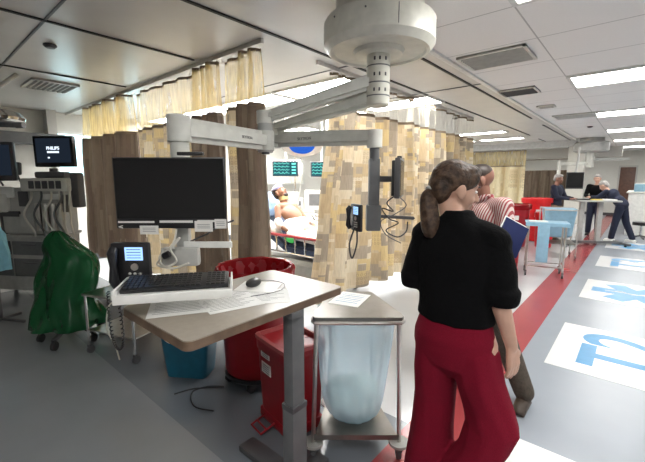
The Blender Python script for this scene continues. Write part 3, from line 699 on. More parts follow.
t = thing('waste_bin', 'small teal-blue rectangular bin standing under the table', 'waste bin', (-2.72, 1.47, 0), R(34))
q = MB(); q.loft([((0, 0, .0), .17, .115, 0, .3), ((0, 0, .36), .20, .145, 0, .3), ((0, 0, .37), .21, .155, 0, .3), ((0, 0, .40), .21, .155, 0, .3), ((0, 0, .40), .195, .135, 0, .3), ((0, 0, .05), .13, .095, 0, .3)], 40); q.build('bin_body', M['bluebin'], t)
MB().tube([(-.19, 0, .385), (-.17, 0, .42), (0, 0, .44), (.17, 0, .42), (.19, 0, .385)], .005).build('handle', M['bluebin'], t)
cable('floor_cable', smooth_pts([(-2.10, 1.28, .006), (-2.25, 1.22, .006), (-2.42, 1.30, .006), (-2.40, 1.42, .006), (-2.30, 1.5, .006), (-2.45, 1.34, .006), (-2.50, 1.20, .006)]), .005, M['black'], 'thin black cable lying on the floor beside the teal bin')
# chrome wheeled stand behind the table
t = thing('rolling_stand', 'chrome wheeled stand with thin legs behind the table', 'stand', (-3.55, 1.36, 0), R(20))
for x, y in ((.28, -.26), (-.28, -.26), (.28, .26), (-.28, .26)):
    MB().cyl((x, y, .08), (x, y, .56), .011).build('leg', M['chrome'], t)
    w_ = MB(); w_.cyl((x - .012, y + .01, .034), (x + .012, y + .01, .034), .034); w_.box((x, y, .065), (.03, .022, .04)); w_.build('caster', M['dgrey'], t)
MB().box((0, 0, .565), (.60, .56, .02), bev=.005).build('tray_top', M['steel'], t)
MB().box((0, 0, .22), (.56, .5, .012)).build('lower_shelf', M['steel'], t)
cable('green_tube', smooth_pts([(-3.35, 1.16, .56), (-3.4, 1.10, .5), (-3.42, 1.08, .3), (-3.38, 1.12, .15), (-3.36, 1.14, .01)]), .006, M['cablew'], 'pale tube hanging from the chrome wheeled stand')

# ------------------------------------------------------------------ green bagged stand
t = thing('bagged_equipment_stand', 'wheeled equipment stand draped in a shiny dark green plastic bag', 'stand', (-4.22, 1.02, 0), CAM)
def gf(a, u): return 1 + .09 * math.sin(a * 5 + u * 7) + .06 * math.sin(a * 9 - u * 13) + .035 * math.sin(a * 17 + u * 21)
q = MB(); q.loft([((-.03, 0, .16), .33, .27), ((.0, 0, .22), .335, .27), ((-.02, 0, .34), .29, .24), ((-.03, 0, .45), .25, .21), ((.0, 0, .58), .28, .20), ((.05, 0, .72), .27, .19), ((.06, 0, .84), .24, .16), ((.02, 0, .90), .20, .14), ((-.03, 0, .95), .17, .13), ((-.06, 0, 1.03), .11, .10), ((-.06, 0, 1.08), .07, .06), ((-.06, 0, 1.10), .03, .03)], 64, False, gf)
g = q.build('bag_film', M['greenbag'], t); bake(g, ('SUBSURF', dict(levels=2, render_levels=2)))
q = MB(); q.cyl((-.05, 0, .15), (-.05, 0, 1.0), .025); q.box((-.06, 0, .90), (.16, .1, .12), bev=.02); q.box((-.08, -.03, .62), (.22, .16, .10), bev=.03); q.box((-.12, .0, .36), (.2, .2, .08), bev=.03); q.build('pole', M['black'], t)
for k in range(5):
    a = R(200 + 72 * k); x, y = .27 * math.cos(a), .27 * math.sin(a)
    q = MB(); beam(q, (0, 0, .16), (x, y, .10), .04, .03, .006); q.build('base_leg', M['dgrey'], t)
    w_ = MB(); w_.cyl((x - .014, y, .042), (x + .014, y, .042), .042); w_.box((x, y, .08), (.03, .03, .05)); w_.build('caster', M['black'], t)

# ------------------------------------------------------------------ equipment at the far left
t = thing('supply_cabinet', 'low grey supply cabinet with drawers under the left equipment', 'cabinet', (-6.33, 1.10, 0), CAM - R(8))
MB().box((0, .05, .48), (1.12, .5, .72), bev=.01).build('body', M['lgrey'], t)
MB().box((0, .03, .86), (1.18, .58, .04), bev=.01).build('worktop', M['lgrey'], t)
for x in (-.28, .28):
    for z, h_ in ((.70, .18), (.44, .24)):
        d_ = MB().box((x, -.21, z), (.52, .02, h_), bev=.006).build('drawer', M['grey'], t)
        MB().box((x, -.228, z + h_ * .28), (.2, .016, .014)).build('handle', M['dgrey'], d_)
for x, y in ((-.5, -.12), (.5, -.12), (-.5, .22), (.5, .22)): MB().cyl((x, y, 0), (x, y, .13), .035).build('foot', M['dgrey'], t)
t = thing('anesthesia_machine', 'grey medical gas machine crowded with panels and tubes at left', 'medical machine', (-5.90, 1.25, .88), CAM - R(5)); t.scale = (1.22, 1.0, 1.38)
for x, z, w_, h_, m_ in ((-.30, .40, .16, .10, 'white'), (-.12, .34, .10, .14, 'dgrey'), (-.28, .20, .2, .05, 'dgrey'), (-.10, .14, .16, .12, 'lgrey'), (.18, .36, .2, .05, 'white'), (.34, .3, .08, .16, 'silver')): MB().box((x, -.135, z), (w_, .03, h_), bev=.008).build('front_panel', M[m_], t)
for k in range(3): MB().tube([(.30 + .06 * k, -.15, .46), (.33 + .05 * k, -.2, .3), (.28 + .07 * k, -.18, .1), (.31 + .06 * k, -.15, -.05)], .009).build('hose', M['cablew'], t)
MB().box((-.08, .05, .22), (.66, .34, .44), bev=.05).build('housing', M['lgrey'], t)
MB().box((.15, -.03, .47), (.52, .30, .12), bev=.02).build('control_deck', M['offwhite'], t)
MB().box((-.40, -.08, .30), (.22, .16, .18), bev=.03).build('side_module', M['offwhite'], t)
MB().cyl((-.45, -.05, -.1), (-.45, -.05, .25), .03).build('stand_pole', M['dgrey'], t)
q = MB()
for k in range(5): q.box((.02 + k * .075, -.185, .47), (.055, .012, .07), bev=.004)
q.build('control_knobs', M['dgrey'], t)
q = MB()
for k in range(4): q.cyl((.05 + k * .08, -.16, .05), (.05 + k * .08, -.16, .30), .028 + .006 * (k % 2))
q.build('canisters', M['steel'], t)
for k in range(4):
    q = MB(); x = -.02 + .11 * k; q.tube(smooth_pts([(x, -.14, .42), (x + .05, -.22, .34), (x - .03, -.24, .2), (x + .04, -.22, .06), (x + .01, -.16, .0)]), .011); q.build('hose', M['grey' if k % 2 else 'cablew'], t)
q = MB(); q.tube(smooth_pts([(-.34, -.12, .46), (-.40, -.16, .60), (-.30, -.16, .66), (-.20, -.12, .60), (-.16, -.1, .50)]), .010); q.build('breathing_tube', M['dgrey'], t)
q = MB(); q.box((-.33, -.02, .63), (.26, .04, .12), (0, R(6), 0), bev=.02); q.build('mesh_basket', M['grey'], t)
MB().box((.44, -.05, .42), (.09, .12, .32), bev=.02).build('end_module', M['dgrey'], t)
MB().cyl((.14, .02, .52), (.14, .02, .62), .04).build('monitor_post', M['grey'], t)
MB().box((.14, -.0, .56), (.34, .12, .06), bev=.02).build('monitor_shelf', M['grey'], t)
# patient monitor with its maker's lettering on screen
def patmon(label, loc, rz, w_, h_, txt):
    t = thing('patient_monitor', label, 'monitor', loc, rz)
    MB().box((0, 0, 0), (w_, .06, h_), bev=.012).build('casing', M['black'], t)
    s = MB().box((0, -.031, .012), (w_ * .86, .003, h_ * .78)).build('screen', M['scr2'], t)
    if txt:
        text('screen_lettering', txt, h_ * .14, M['logo'], s, (0, -.0335, h_ * .1), FACE, bold=.002)
        MB().box((0, -.0335, -h_ * .02), (w_ * .3, .001, h_ * .06)).build('screen_bar', M['logo'], s)
        MB().box((-w_ * .12, -.0335, -h_ * .2), (w_ * .05, .001, h_ * .05)).build('screen_mark', M['logo'], s)
    return t
patmon('flat monitor with white lettering on its dark screen above the left machine', (-5.60, 1.36, 1.94), CAM - R(4), .52, .38, 'PHILIPS')
patmon('dark monitor cut off by the left edge of the photo', (-5.60, .72, 1.80), CAM + R(20), .5, .44, None)
t = thing('surgical_lamp', 'shiny round surgical lamp head at the upper left corner', 'surgical lamp', (-5.45, .76, 2.27), CAM)
MB().lathe([(.0, .09), (.12, .09), (.26, .06), (.31, .0), (.30, -.03), (.24, -.045), (.0, -.05)], seg=48).build('lamp_head', M['chrome'], t)
MB().lathe([(.0, -.056), (.22, -.052), (.23, -.046)], seg=32).build('lens', M['dgrey'], t)
q = MB(); q.tube([(.1, 0, .09), (.1, 0, .30), (.1, .3, .52)], .025); q.build('suspension_arm', M['lgrey'], t)
q = MB(); beam(q, (-.05, -.05, -.08), (.36, -.1, -.10), .05, .05, .012); q.cyl((.36, -.1, -.10), (.44, -.1, -.10), .032); q.build('handle', M['grey'], t)
t = thing('draped_stand', 'stand under a light blue drape at the far left edge', 'stand', (-5.25, .62, 0), CAM)
q = MB(); q.loft([((0, 0, .62), .15, .12), ((0, 0, .8), .16, .12), ((0, 0, 1.0), .12, .10), ((0, 0, 1.12), .07, .06), ((0, 0, 1.16), .03, .03)], 40, False, gf); q.build('drape', M['gown'], t)
MB().cyl((0, 0, .05), (0, 0, 1.1), .02).build('pole', M['dgrey'], t)
q = MB(); q.tube([(0, 0, .66), (.06, -.1, .62), (.12, -.12, .66)], .012); q.cyl((.10, -.12, .60), (.10, -.12, .70), .035); q.build('clamp', M['black'], t)
for k in range(4): q = MB(); beam(q, (0, 0, .06), (.26 * math.cos(R(90 * k)), .26 * math.sin(R(90 * k)), .03), .03, .03, .006); q.build('base_leg', M['dgrey'], t)

# ------------------------------------------------------------------ floor decals
def decal(y0, label, kind):
    t = thing('floor_decal', label, 'floor marking', (.10, (y0 + 1.2 * .5), .0))
    MB().box((0, 0, .001), (1.2, 1.2, .002)).build('backing', M['dwhite'], t)
    if kind == 'star':
        q = MB()
        for k in range(3): q.box((0, 0, .0026 + k * .0003), (1.0, .26, .001), (0, 0, R(60 * k)))
        q.build('star_symbol', M['bluep'], t)
        q = MB(); q.box((0, 0, .0038), (.7, .03, .0008)); q.tube([(-.25 + .05 * k, .05 * math.sin(k * 1.1), .004) for k in range(11)], .008, 5); q.build('staff_symbol', M['dwhite'], t)
    else:
        text('bay_lettering', kind, .98, M['bluep'], t, (.0, .05, .0028), (0, 0, math.pi / 2), sx=.86, bold=.018)
decal(1.17, 'white floor square with blue bay lettering, nearest, cut by the bottom edge', 'T1')
decal(3.57, 'white floor square reading T2 in blue, right of the striped shirt man', 'T2')
decal(5.97, 'white floor square with a blue star symbol, next beyond the T2 one', 'star')
decal(8.37, 'white floor square with small blue lettering beyond the star one', 'T3')
decal(10.77, 'farthest white floor square beside the far standing table', 'star')

# ------------------------------------------------------------------ people
def hand(mb, wrist, fd, pn, side, s=1.0, curl=.5):
    """fd finger direction, pn palm normal (fingers bend towards it), side = direction of the thumb"""
    w = Vector(wrist); f = Vector(fd).normalized(); p = Vector(pn); p = (p - f * p.dot(f)).normalized(); t = f.cross(p)
    if t.dot(Vector(side)) < 0: t = -t
    for k in (-1.5, -.5, .5, 1.5):
        mb.cap(w + t * k * .011 * s, w + f * .088 * s + t * k * .0205 * s, .015 * s, .012 * s)
    for k, ln in zip((1.5, .5, -.5, -1.5), (.070, .080, .074, .058)):
        a = w + f * .088 * s + t * k * .0205 * s; c = curl * (1 + .12 * (1.5 - k)); d1 = (f * math.cos(c * .6) + p * math.sin(c * .6) + t * k * .04).normalized(); d2 = (f * math.cos(c * 1.5) + p * math.sin(c * 1.5)).normalized()
        b_ = a + d1 * ln * .5 * s; e = b_ + d2 * ln * .5 * s; mb.cap(a, b_, .0092 * s, .0085 * s); mb.cap(b_, e, .0085 * s, .0072 * s)
    a = w + f * .022 * s + t * .022 * s; b_ = a + (f * .65 + t * .75 + p * .15).normalized() * .045 * s; e = b_ + (f * .95 + t * .15 + p * .35).normalized() * .032 * s
    mb.cap(a, b_, .0135 * s, .0105 * s); mb.cap(b_, e, .010 * s, .008 * s)

def head_parts(mb, c, rot, s=1.0):
    c = Vector(c); E_ = Euler(rot).to_matrix()
    def P(*v): return c + E_ @ (Vector(v) * s)
    def el(v, r, rr=(0, 0, 0)): mb.ell(P(*v), tuple(x * s for x in r), (E_ @ Euler(rr).to_matrix()).to_euler())
    el((0, -.015, .032), (.074, .094, .086)); el((0, .028, -.012), (.062, .064, .086)); el((0, .036, -.072), (.045, .045, .036)); el((0, .068, -.092), (.022, .018, .017))
    el((0, .068, .036), (.052, .024, .020)); el((-.034, .062, -.028), (.022, .022, .022)); el((.034, .062, -.028), (.022, .022, .022))
    mb.cap(P(0, .088, .018), P(0, .110, -.022), .0085 * s, .0125 * s); el((.010, .100, -.027), (.009, .009, .007)); el((-.010, .100, -.027), (.009, .009, .007))
    el((0, .086, -.054), (.022, .012, .008)); el((0, .083, -.067), (.019, .012, .009))
    for q in (-1, 1): el((q * .082, -.004, -.002), (.010, .021, .034), (0, 0, q * R(-22))); el((q * .079, .004, -.028), (.009, .010, .013))
    return P, E_
def face_bits(par, P, E_, s, eyec=None):
    for k in (-1, 1):
        o = MB().ell(P(k * .029, .080, .012), (.0125 * s, .009 * s, .007 * s), E_.to_euler()).build('eye', M['white'], par)
        MB().ell(P(k * .029, .0872, .012), (.0055 * s, .003 * s, .0055 * s), E_.to_euler(), 2).build('iris', M['eye'], o)
    q = MB(); q.ell(P(0, .0965, -.055), (.019 * s, .006 * s, .0045 * s), E_.to_euler(), 2); q.ell(P(0, .0935, -.066), (.017 * s, .006 * s, .005 * s), E_.to_euler(), 2); q.build('lips', M['lip'], par)
    for k in (-1, 1): MB().ell(P(k * .030, .089, .036), (.018 * s, .006 * s, .0035 * s), (E_ @ Euler((0, k * R(8), 0)).to_matrix()).to_euler(), 2).build('eyebrow', M['hair2'], par)

def person(label, loc, rz, J, skin, hair, top, trousers, shoes, s=1.0, vox=.010, group=None, hairf=None, topf=None, faceb=True, beltf=None):
    """J: joints in a local frame facing +Y"""
    t = thing('person', label, 'person', loc, rz, group)
    D = dict(pelvis=(0, 0, .95), waist=(0, 0, 1.10), chest=(0, .0, 1.28), neck=(0, -.01, 1.43), head=(0, .02, 1.60), hrot=(0, 0, 0),
             sh=((-.18, 0, 1.40), (.18, 0, 1.40)), el=((-.24, -.03, 1.12), (.24, -.03, 1.12)), wr=((-.24, .06, .88), (.24, .06, .88)),
             hd=((0, .1, -1), (0, .1, -1)), pn=((1, 0, 0), (-1, 0, 0)), hip=((-.09, 0, .92), (.09, 0, .92)), kn=((-.10, .02, .50), (.10, .02, .50)), an=((-.11, 0, .09), (.11, 0, .09)), toe=((0, 1, 0), (0, 1, 0)), curl=(.5, .5))
    D.update(J); D = {k: v for k, v in D.items()}
    V = lambda v: Vector(v)
    q = MB(); P, E_ = head_parts(q, D['head'], D['hrot'], s)
    q.cap(V(D['neck']) - Vector((0, 0, .03)), V(D['head']) + E_ @ Vector((0, -.012, -.05)), .056, .050)
    pel, wa, ch, nk = map(V, (D['pelvis'], D['waist'], D['chest'], D['neck']))
    q.ell(pel, (.155, .11, .12)); q.cap(pel, wa, .11, .105); q.ell(wa, (.13, .095, .12)); q.cap(wa, ch, .10, .10); q.ell(ch, (.155, .105, .15)); q.cap(ch, nk, .08, .055)
    for i in (0, 1):
        a, b_, c = V(D['sh'][i]), V(D['el'][i]), V(D['wr'][i])
        q.cap(nk - Vector((0, 0, .05)), a, .055, .052); q.cap(a, b_, .048, .037); q.cap(b_, c, .038, .025)
        hand(q, c, D['hd'][i], D['pn'][i], V(D['toe'][i]) + Vector((0, .3, .3)), s, D['curl'][i])
        h, k, n_ = V(D['hip'][i]), V(D['kn'][i]), V(D['an'][i])
        q.cap(h, k, .085, .055); q.cap(k, n_, .052, .036)
        q.cap(n_ - Vector((0, 0, .03)), n_ + V(D['toe'][i]).normalized() * .11 - Vector((0, 0, .055)), .030, .022)
    blob(q, 'body', skin, t, min(vox, .006) if vox < .012 else vox, 3, .4)
    if faceb: face_bits(t, P, E_, s)
    # hair
    q = MB(); (hairf or short_hair)(q, P, E_, s); blob(q, 'hair', hair, t, vox * .7, 3)
    # top
    q = MB()
    if topf: topf(q, D)
    else:
        q.ell(pel + Vector((0, 0, .02)), (.185, .135, .13)); q.cap(pel + Vector((0, 0, .05)), wa, .13, .125); q.ell(wa, (.165, .125, .14)); q.ell(ch, (.185, .128, .165)); q.cap(wa, ch, .12, .12); q.cap(ch, nk - Vector((0, 0, .03)), .09, .065)
        for i in (0, 1):
            a, b_, c = V(D['sh'][i]), V(D['el'][i]), V(D['wr'][i]); q.cap(nk - Vector((0, 0, .065)), a, .062, .066); q.cap(a, b_, .064, .054); q.cap(b_, b_.lerp(c, .88), .053, .040)
    blob(q, 'shirt', top, t, vox, 4)
    q = MB(); q.ell(pel - Vector((0, 0, .02)), (.178, .128, .12))
    for i in (0, 1):
        h, k, n_ = V(D['hip'][i]), V(D['kn'][i]), V(D['an'][i]); q.cap(h, k, .102, .08); q.cap(k, n_ + Vector((0, 0, .02)), .08, .068)
    blob(q, 'trousers', trousers, t, vox, 4)
    for i in (0, 1):
        n_ = V(D['an'][i]); f = V(D['toe'][i]).normalized(); q = MB()
        yaw = math.atan2(f.y, f.x)
        q.ell(n_ + f * .03 + Vector((0, 0, -.045)), (.125, .046, .040), (0, 0, yaw)); q.ell(n_ + f * .10 + Vector((0, 0, -.058)), (.065, .046, .030), (0, 0, yaw)); q.ell(n_ + Vector((0, 0, -.02)), (.052, .046, .06)); q.box(n_ + f * .035 + Vector((0, 0, -.078)), (.23, .085, .018), (0, 0, yaw), .006)
        blob(q, 'shoe', shoes, t, .008, 3)
    return t, P, E_
def thin_hair(q, P, E_, s):
    e = E_.to_euler()
    q.ell(P(0, -.010, .052), (.0775 * s, .093 * s, .072 * s), e)
def short_hair(q, P, E_, s):
    e = E_.to_euler()
    q.ell(P(0, -.025, .048), (.080 * s, .094 * s, .082 * s), e); q.ell(P(0, -.065, -.005), (.070 * s, .050 * s, .070 * s), e); q.ell(P(0, .035, .095), (.06 * s, .05 * s, .03 * s), e)

# the woman in the black blouse, seen from behind
def woman_hair(q, P, E_, s):
    e = E_.to_euler()
    q.ell(P(0, -.022, .050), (.084, .098, .084), e); q.ell(P(0, -.068, .000), (.070, .052, .075), e); q.ell(P(0, .030, .092), (.066, .060, .036), e)
    q.ell(P(.056, -.015, .055), (.028, .062, .036), e); q.ell(P(-.056, -.015, .055), (.028, .062, .045), e); q.ell(P(.045, .045, .062), (.03, .03, .04), e); q.ell(P(-.045, .045, .062), (.03, .03, .04), e); q.ell(P(0, -.09, .015), (.05, .035, .045), e)
WJ = dict(pelvis=(0, 0, .94), waist=(0, -.01, 1.06), chest=(0, -.01, 1.25), neck=(-.015, -.01, 1.42), head=(-.045, .035, 1.550), hrot=(R(-12), R(2), R(-44)),
          sh=((-.160, 0, 1.335), (.140, 0, 1.335)), el=((-.205, .02, 1.11), (.188, -.01, 1.10)), wr=((-.06, .23, 1.10), (.222, .06, .905)),
          hd=((.8, .5, .1), (.10, .12, -1)), pn=((0, -.3, -1), (-1, .3, 0)), hip=((-.10, 0, .90), (.10, 0, .90)), kn=((-.11, .0, .50), (.14, .05, .52)), an=((-.09, -.02, .09), (.05, -.10, .12)), curl=(.5, .3))
def woman_top(q, D):
    q.loft([((0, -.005, .990), .160, .118), ((0, -.005, 1.0), .170, .122), ((0, -.01, 1.05), .162, .115), ((0, -.01, 1.16), .165, .112), ((0, -.01, 1.28), .180, .118), ((0, -.01, 1.36), .160, .095), ((-.003, -.01, 1.415), .105, .078), ((-.006, -.005, 1.45), .066, .064), ((-.008, .0, 1.468), .060, .060)], 40, True, lambda a, u: 1 + (.02 * math.sin(9 * a) * (1 - u) ** 2))
    for i in (-1, .93):
        w_ = .0 if i > 0 else .01
        q.cap((i * .09, 0, 1.375), (i * .155, 0, 1.345), .064, .070)
        q.cap((i * .15, 0, 1.335), (i * .18, .0, 1.22), .067, .073); q.cap((i * .18, 0, 1.22), (i * (.188 + w_), .0, 1.155), .073, .071)
        q.loft([((i * .20, 0, 1.095), .060, .062), ((i * .20, 0, 1.11), .068, .070), ((i * .196, 0, 1.16), .076, .078)], 24)
WL = (-.570, 1.565, 0)
t, P, E_ = person('woman with a dark ponytail in a black blouse and crimson trousers, seen from behind', WL, R(-3), WJ, M['skin'], M['hair'], M['blackfab'], M['maroon'], M['blackm'], .97, .009, hairf=woman_hair, topf=woman_top)
for o in [x for x in bpy.data.objects if x.parent == t and x.name.startswith('trousers')]: bpy.data.objects.remove(o)
q = MB()
q.loft([((0.02, 0, .735), .05, .06), ((0.01, 0, .80), .160, .120), ((0, 0, .86), .184, .132), ((0, -.01, .92), .178, .127), ((0, -.005, 1.015), .152, .108)], 40)
wr_ = lambda a, u: 1 + .03 * math.sin(5 * a + 6 * u) + .02 * math.sin(9 * a - 9 * u)
q.loft([((-.078, 0, .88), .09, .11), ((-.078, 0, .74), .093, .112), ((-.080, .01, .60), .091, .11), ((-.082, .0, .45), .093, .112), ((-.085, -.02, .25), .112, .125), ((-.088, -.02, .05), .12, .14)], 32, True, wr_)
q.loft([((.095, 0, .88), .092, .11), ((.120, .01, .74), .096, .115), ((.155, .03, .62), .103, .112), ((.178, .03, .54), .108, .115), ((.158, .0, .45), .100, .112), ((.09, -.05, .32), .105, .115), ((.06, -.09, .18), .11, .12), ((.045, -.11, .06), .12, .13)], 32, True, wr_)
o = blob(q, 'trousers', M['maroon'], t, .009, 5)
# ponytail and its band
tie = P(-.004, -.100, -.022)
q = MB(); dn = Vector((-.01, -.02, -1))
back = (E_ @ Vector((0, -1, 0)))
pt = smooth_pts([tie, tie + back * .018 + Vector((.005, -.005, -.022)), tie + back * .010 + Vector((.01, -.025, -.07)), tie - back * .006 + Vector((.012, -.045, -.12)), tie - back * .018 + Vector((.012, -.06, -.165)), tie - back * .026 + Vector((.01, -.062, -.195))], 3)
n_ = len(pt); rs = [(.022 + .020 * math.sin(min(1, i / n_ * 1.5) * math.pi * .62)) * (1 if i < n_ * .7 else 1 - .75 * (i / n_ - .7) / .3) for i in range(n_)]
for k in range(5):
    off = Vector((math.cos(k * 1.26), math.sin(k * 1.26), 0)) * .012
    q.tube([p + off * min(1, i / 4) for i, p in enumerate(pt)], [r_ * .72 for r_ in rs], 12)
blob(q, 'ponytail', M['hair'], t, .006, 3)
q = MB(); dr_ = (pt[1] - pt[0]).normalized()
q.cyl(tie - dr_ * .004, tie + dr_ * .014, .029, .030, 20); q.build('hair_band', M['white'], t)

# the man in the striped shirt
MJ = dict(head=(.01, .035, 1.585), hrot=(R(-14), 0, R(-35)), neck=(0, -.005, 1.455), sh=((-.185, 0, 1.415), (.185, 0, 1.415)), chest=(0, 0, 1.30),
          el=((-.25, .02, 1.15), (.25, .0, 1.14)), wr=((-.17, .25, 1.17), (.10, .22, 1.14)), hd=((.5, .75, .1), (-.8, .3, 0)), pn=((.4, -.4, -.6), (0, -.5, -.6)),
          kn=((-.24, -.01, .50), (.12, .03, .50)), an=((-.39, -.08, .09), (.14, 0, .09)), hip=((-.10, 0, .92), (.10, 0, .92)), toe=((-.45, 1, 0), (.2, 1, 0)), curl=(.9, .6))
t, P, E_ = person('man in a red and white striped shirt facing the woman, holding a navy folder', (-.875, 2.84, 0), R(155), MJ, M['skin2'], M['hair2'], M['stripe'], M['brownfab'], M['shoe'], 1.0, .009, hairf=thin_hair)
q = MB()
for k in (-1, 1): beam(q, (k * .02, .072, 1.445), (k * .085, .02, 1.485), .05, .012, .004)
q.loft([((0, -.005, 1.44), .080, .074), ((0, -.01, 1.49), .068, .064)], 24, False); q.build('collar', M['stripe'], t)
for k in range(5): MB().ell((.0, .131 - .012 * (k > 2), 1.33 - .085 * k), (.006, .004, .006), sub=1).build('shirt_button', M['white'], t)
fo = thing('folder', 'navy blue folder with white page edge in the hands of the striped shirt man', 'folder', (-.60, 2.56, 1.225), CAM)
MB().box((0, 0, 0), (.17, .012, .215), (R(-14), R(28), 0), bev=.003).build('cover', M['navyfolder'], fo)
MB().box((-.006, .009, .010), (.160, .008, .216), (R(-14), R(28), 0)).build('pages', M['paper'], fo)

# ------------------------------------------------------------------ people and things down the corridor
PJ = dict(el=((-.22, .12, 1.14), (.22, .12, 1.14)), wr=((-.10, .36, 1.12), (.10, .36, 1.12)), hd=((.3, 1, 0), (-.3, 1, 0)), pn=((0, 0, -1), (0, 0, -1)), hrot=(R(-12), 0, 0))
person('far person in a dark vest standing at the left end of the far table', (-1.60, 11.0, 0), R(-105), dict(PJ), M['skin2'], M['hairg'], M['navy'], mat('tan_trousers', (.28, .19, .12), .9), M['blackm'], 1.0, .015)
person('far person in black facing the camera behind the far table', (-.92, 12.9, 0), R(175), dict(PJ), M['skin'], M['hairg'], M['blackfab'], M['navy'], M['blackm'], 1.0, .015)
person('far grey-haired person in navy leaning onto the right end of the far table', (-.36, 12.05, 0), R(72), dict(pelvis=(0, -.06, .93), waist=(0, .02, 1.05), chest=(0, .16, 1.19), neck=(0, .28, 1.30), head=(0, .38, 1.42), hrot=(R(-35), 0, 0),
    sh=((-.17, .25, 1.28), (.17, .25, 1.28)), el=((-.24, .40, 1.12), (.24, .40, 1.12)), wr=((-.12, .60, 1.13), (.12, .60, 1.13)), hd=((.3, 1, 0), (-.3, 1, 0)), pn=((0, 0, -1), (0, 0, -1)),
    hip=((-.09, -.06, .9), (.09, -.06, .9)), kn=((-.12, .0, .5), (.12, -.14, .5)), an=((-.14, .05, .09), (.14, -.3, .09))), M['skin'], M['hairg'], M['navy'], M['navy'], M['white'], 1.0, .015)

t = thing('standing_table', 'far grey work table on a wide pedestal base down the corridor', 'table', (-.82, 11.10, 0), R(30))
MB().box((0, 0, 1.075), (.92, .60, .035), bev=.012).build('tabletop', M['lgrey'], t)
for x in (-.25, .15): MB().box((x, 0, .56), (.10, .09, 1.0), bev=.01).build('column', M['lgrey'], t)
q = MB(); q.box((0.05, 0, .06), (1.3, .12, .06), bev=.01); q.box((-.6, 0, .05), (.08, .6, .05), bev=.01); q.box((.7, 0, .05), (.08, .6, .05), bev=.01); q.build('base', M['grey'], t)
for x in (-.6, .6):
    for y in (-.33, .33): MB().cyl((x - .015, y, .025), (x + .015, y, .025), .025, seg=12).build('caster', M['black'], t)
for l, x, y, m_, d_ in (('black keyboard lying on the far grey table', -1.06, 10.96, 'black', (.34, .13, .03)), ('yellow folder lying on the far grey table', -.80, 11.12, 'orange', (.22, .2, .02)), ('stack of white papers on the far grey table', -.55, 11.26, 'paper', (.24, .26, .02))):
    nm = l.split(' lying')[0].split(' on')[0].split(' of')[0].replace('black ', '').replace('yellow ', '').split(' ')[0]
    k = MB().box((x, y, 1.0935 + d_[2] / 2), d_, (0, 0, R(35)), .003).build({'keyboard': 'keyboard', 'folder': 'folder', 'stack': 'paper_stack'}[nm], M[m_] if m_ != 'orange' else mat('yellow_card', (.75, .6, .08), .6)); tag(k, l, nm if nm != 'stack' else 'papers')
t = thing('computer_monitor', 'far black monitor hanging above the far grey table', 'monitor', (-1.28, 11.35, 1.56), R(30))
MB().box((0, 0, 0), (.40, .04, .42), bev=.01).build('casing', M['black'], t); MB().box((0, -.022, .01), (.36, .003, .36)).build('screen', M['screen'], t); MB().tube([(0, .04, .1), (.1, .15, .5), (.1, .15, .85)], .03).build('arm', M['lgrey'], t)
t = thing('ceiling_boom', 'far ceiling boom with a wide grey drum and short column', 'equipment boom', (-1.2, 13.6, CZ))
MB().lathe([(.0, -.42), (.38, -.42), (.44, -.38), (.44, -.16), (.40, -.12), (.30, -.1), (.30, 0)], seg=40).build('mount_housing', M['lgrey'], t)
MB().cyl((0, 0, -.42), (0, 0, -.85), .10, seg=24).build('column', M['offwhite'], t)
q = MB(); beam(q, (0, 0, -.62), (.9, .5, -.62), .1, .09, .02); q.build('arm', M['lgrey'], t)
q = MB(); beam(q, (0, 0, -.75), (-.7, -.5, -.75), .1, .09, .02); q.cyl((-.7, -.5, -.68), (-.7, -.5, -1.1), .05); q.build('arm', M['offwhite'], t)
t = thing('small_ceiling_camera', 'dark little ceiling camera near the top of the far right wall', 'camera', (.05, 13.0, 2.62)); MB().box((0, 0, .06), (.12, .2, .1), (R(20), 0, 0), .02).build('housing', M['black'], t); MB().cyl((0, 0, .1), (0, 0, .18), .02).build('mount', M['dgrey'], t)

t = thing('reception_counter', 'white waist-high counter at the far right of the ward', 'counter', (.72, 14.9, 0))
MB().box((0, 0, .60), (1.9, 2.4, 1.2), bev=.01).build('body', M['white'], t); MB().box((0, 0, 1.215), (2.0, 2.5, .03), bev=.008).build('counter_top', M['offwhite'], t)
t = thing('dispenser_box', 'light blue box standing on the white counter', 'box', (.0, 14.4, 1.2305)); MB().box((0, 0, .11), (.25, .2, .22), bev=.02).build('box_body', M['ltblue'], t); MB().box((0, 0, .235), (.2, .16, .03), bev=.01).build('lid', M['white'], t)
t = thing('wheeled_stool', 'dark low wheeled stool before the white counter at the far right', 'stool', (.12, 12.9, 0))
MB().cyl((0, 0, .38), (0, 0, .46), .19, seg=28).build('seat', M['black'], t); MB().cyl((0, 0, .1), (0, 0, .38), .025).build('post', M['chrome'], t)
for k in range(5): q = MB(); beam(q, (0, 0, .1), (.24 * math.cos(R(72 * k)), .24 * math.sin(R(72 * k)), .04), .04, .03, .006); q.build('base_leg', M['dgrey'], t)

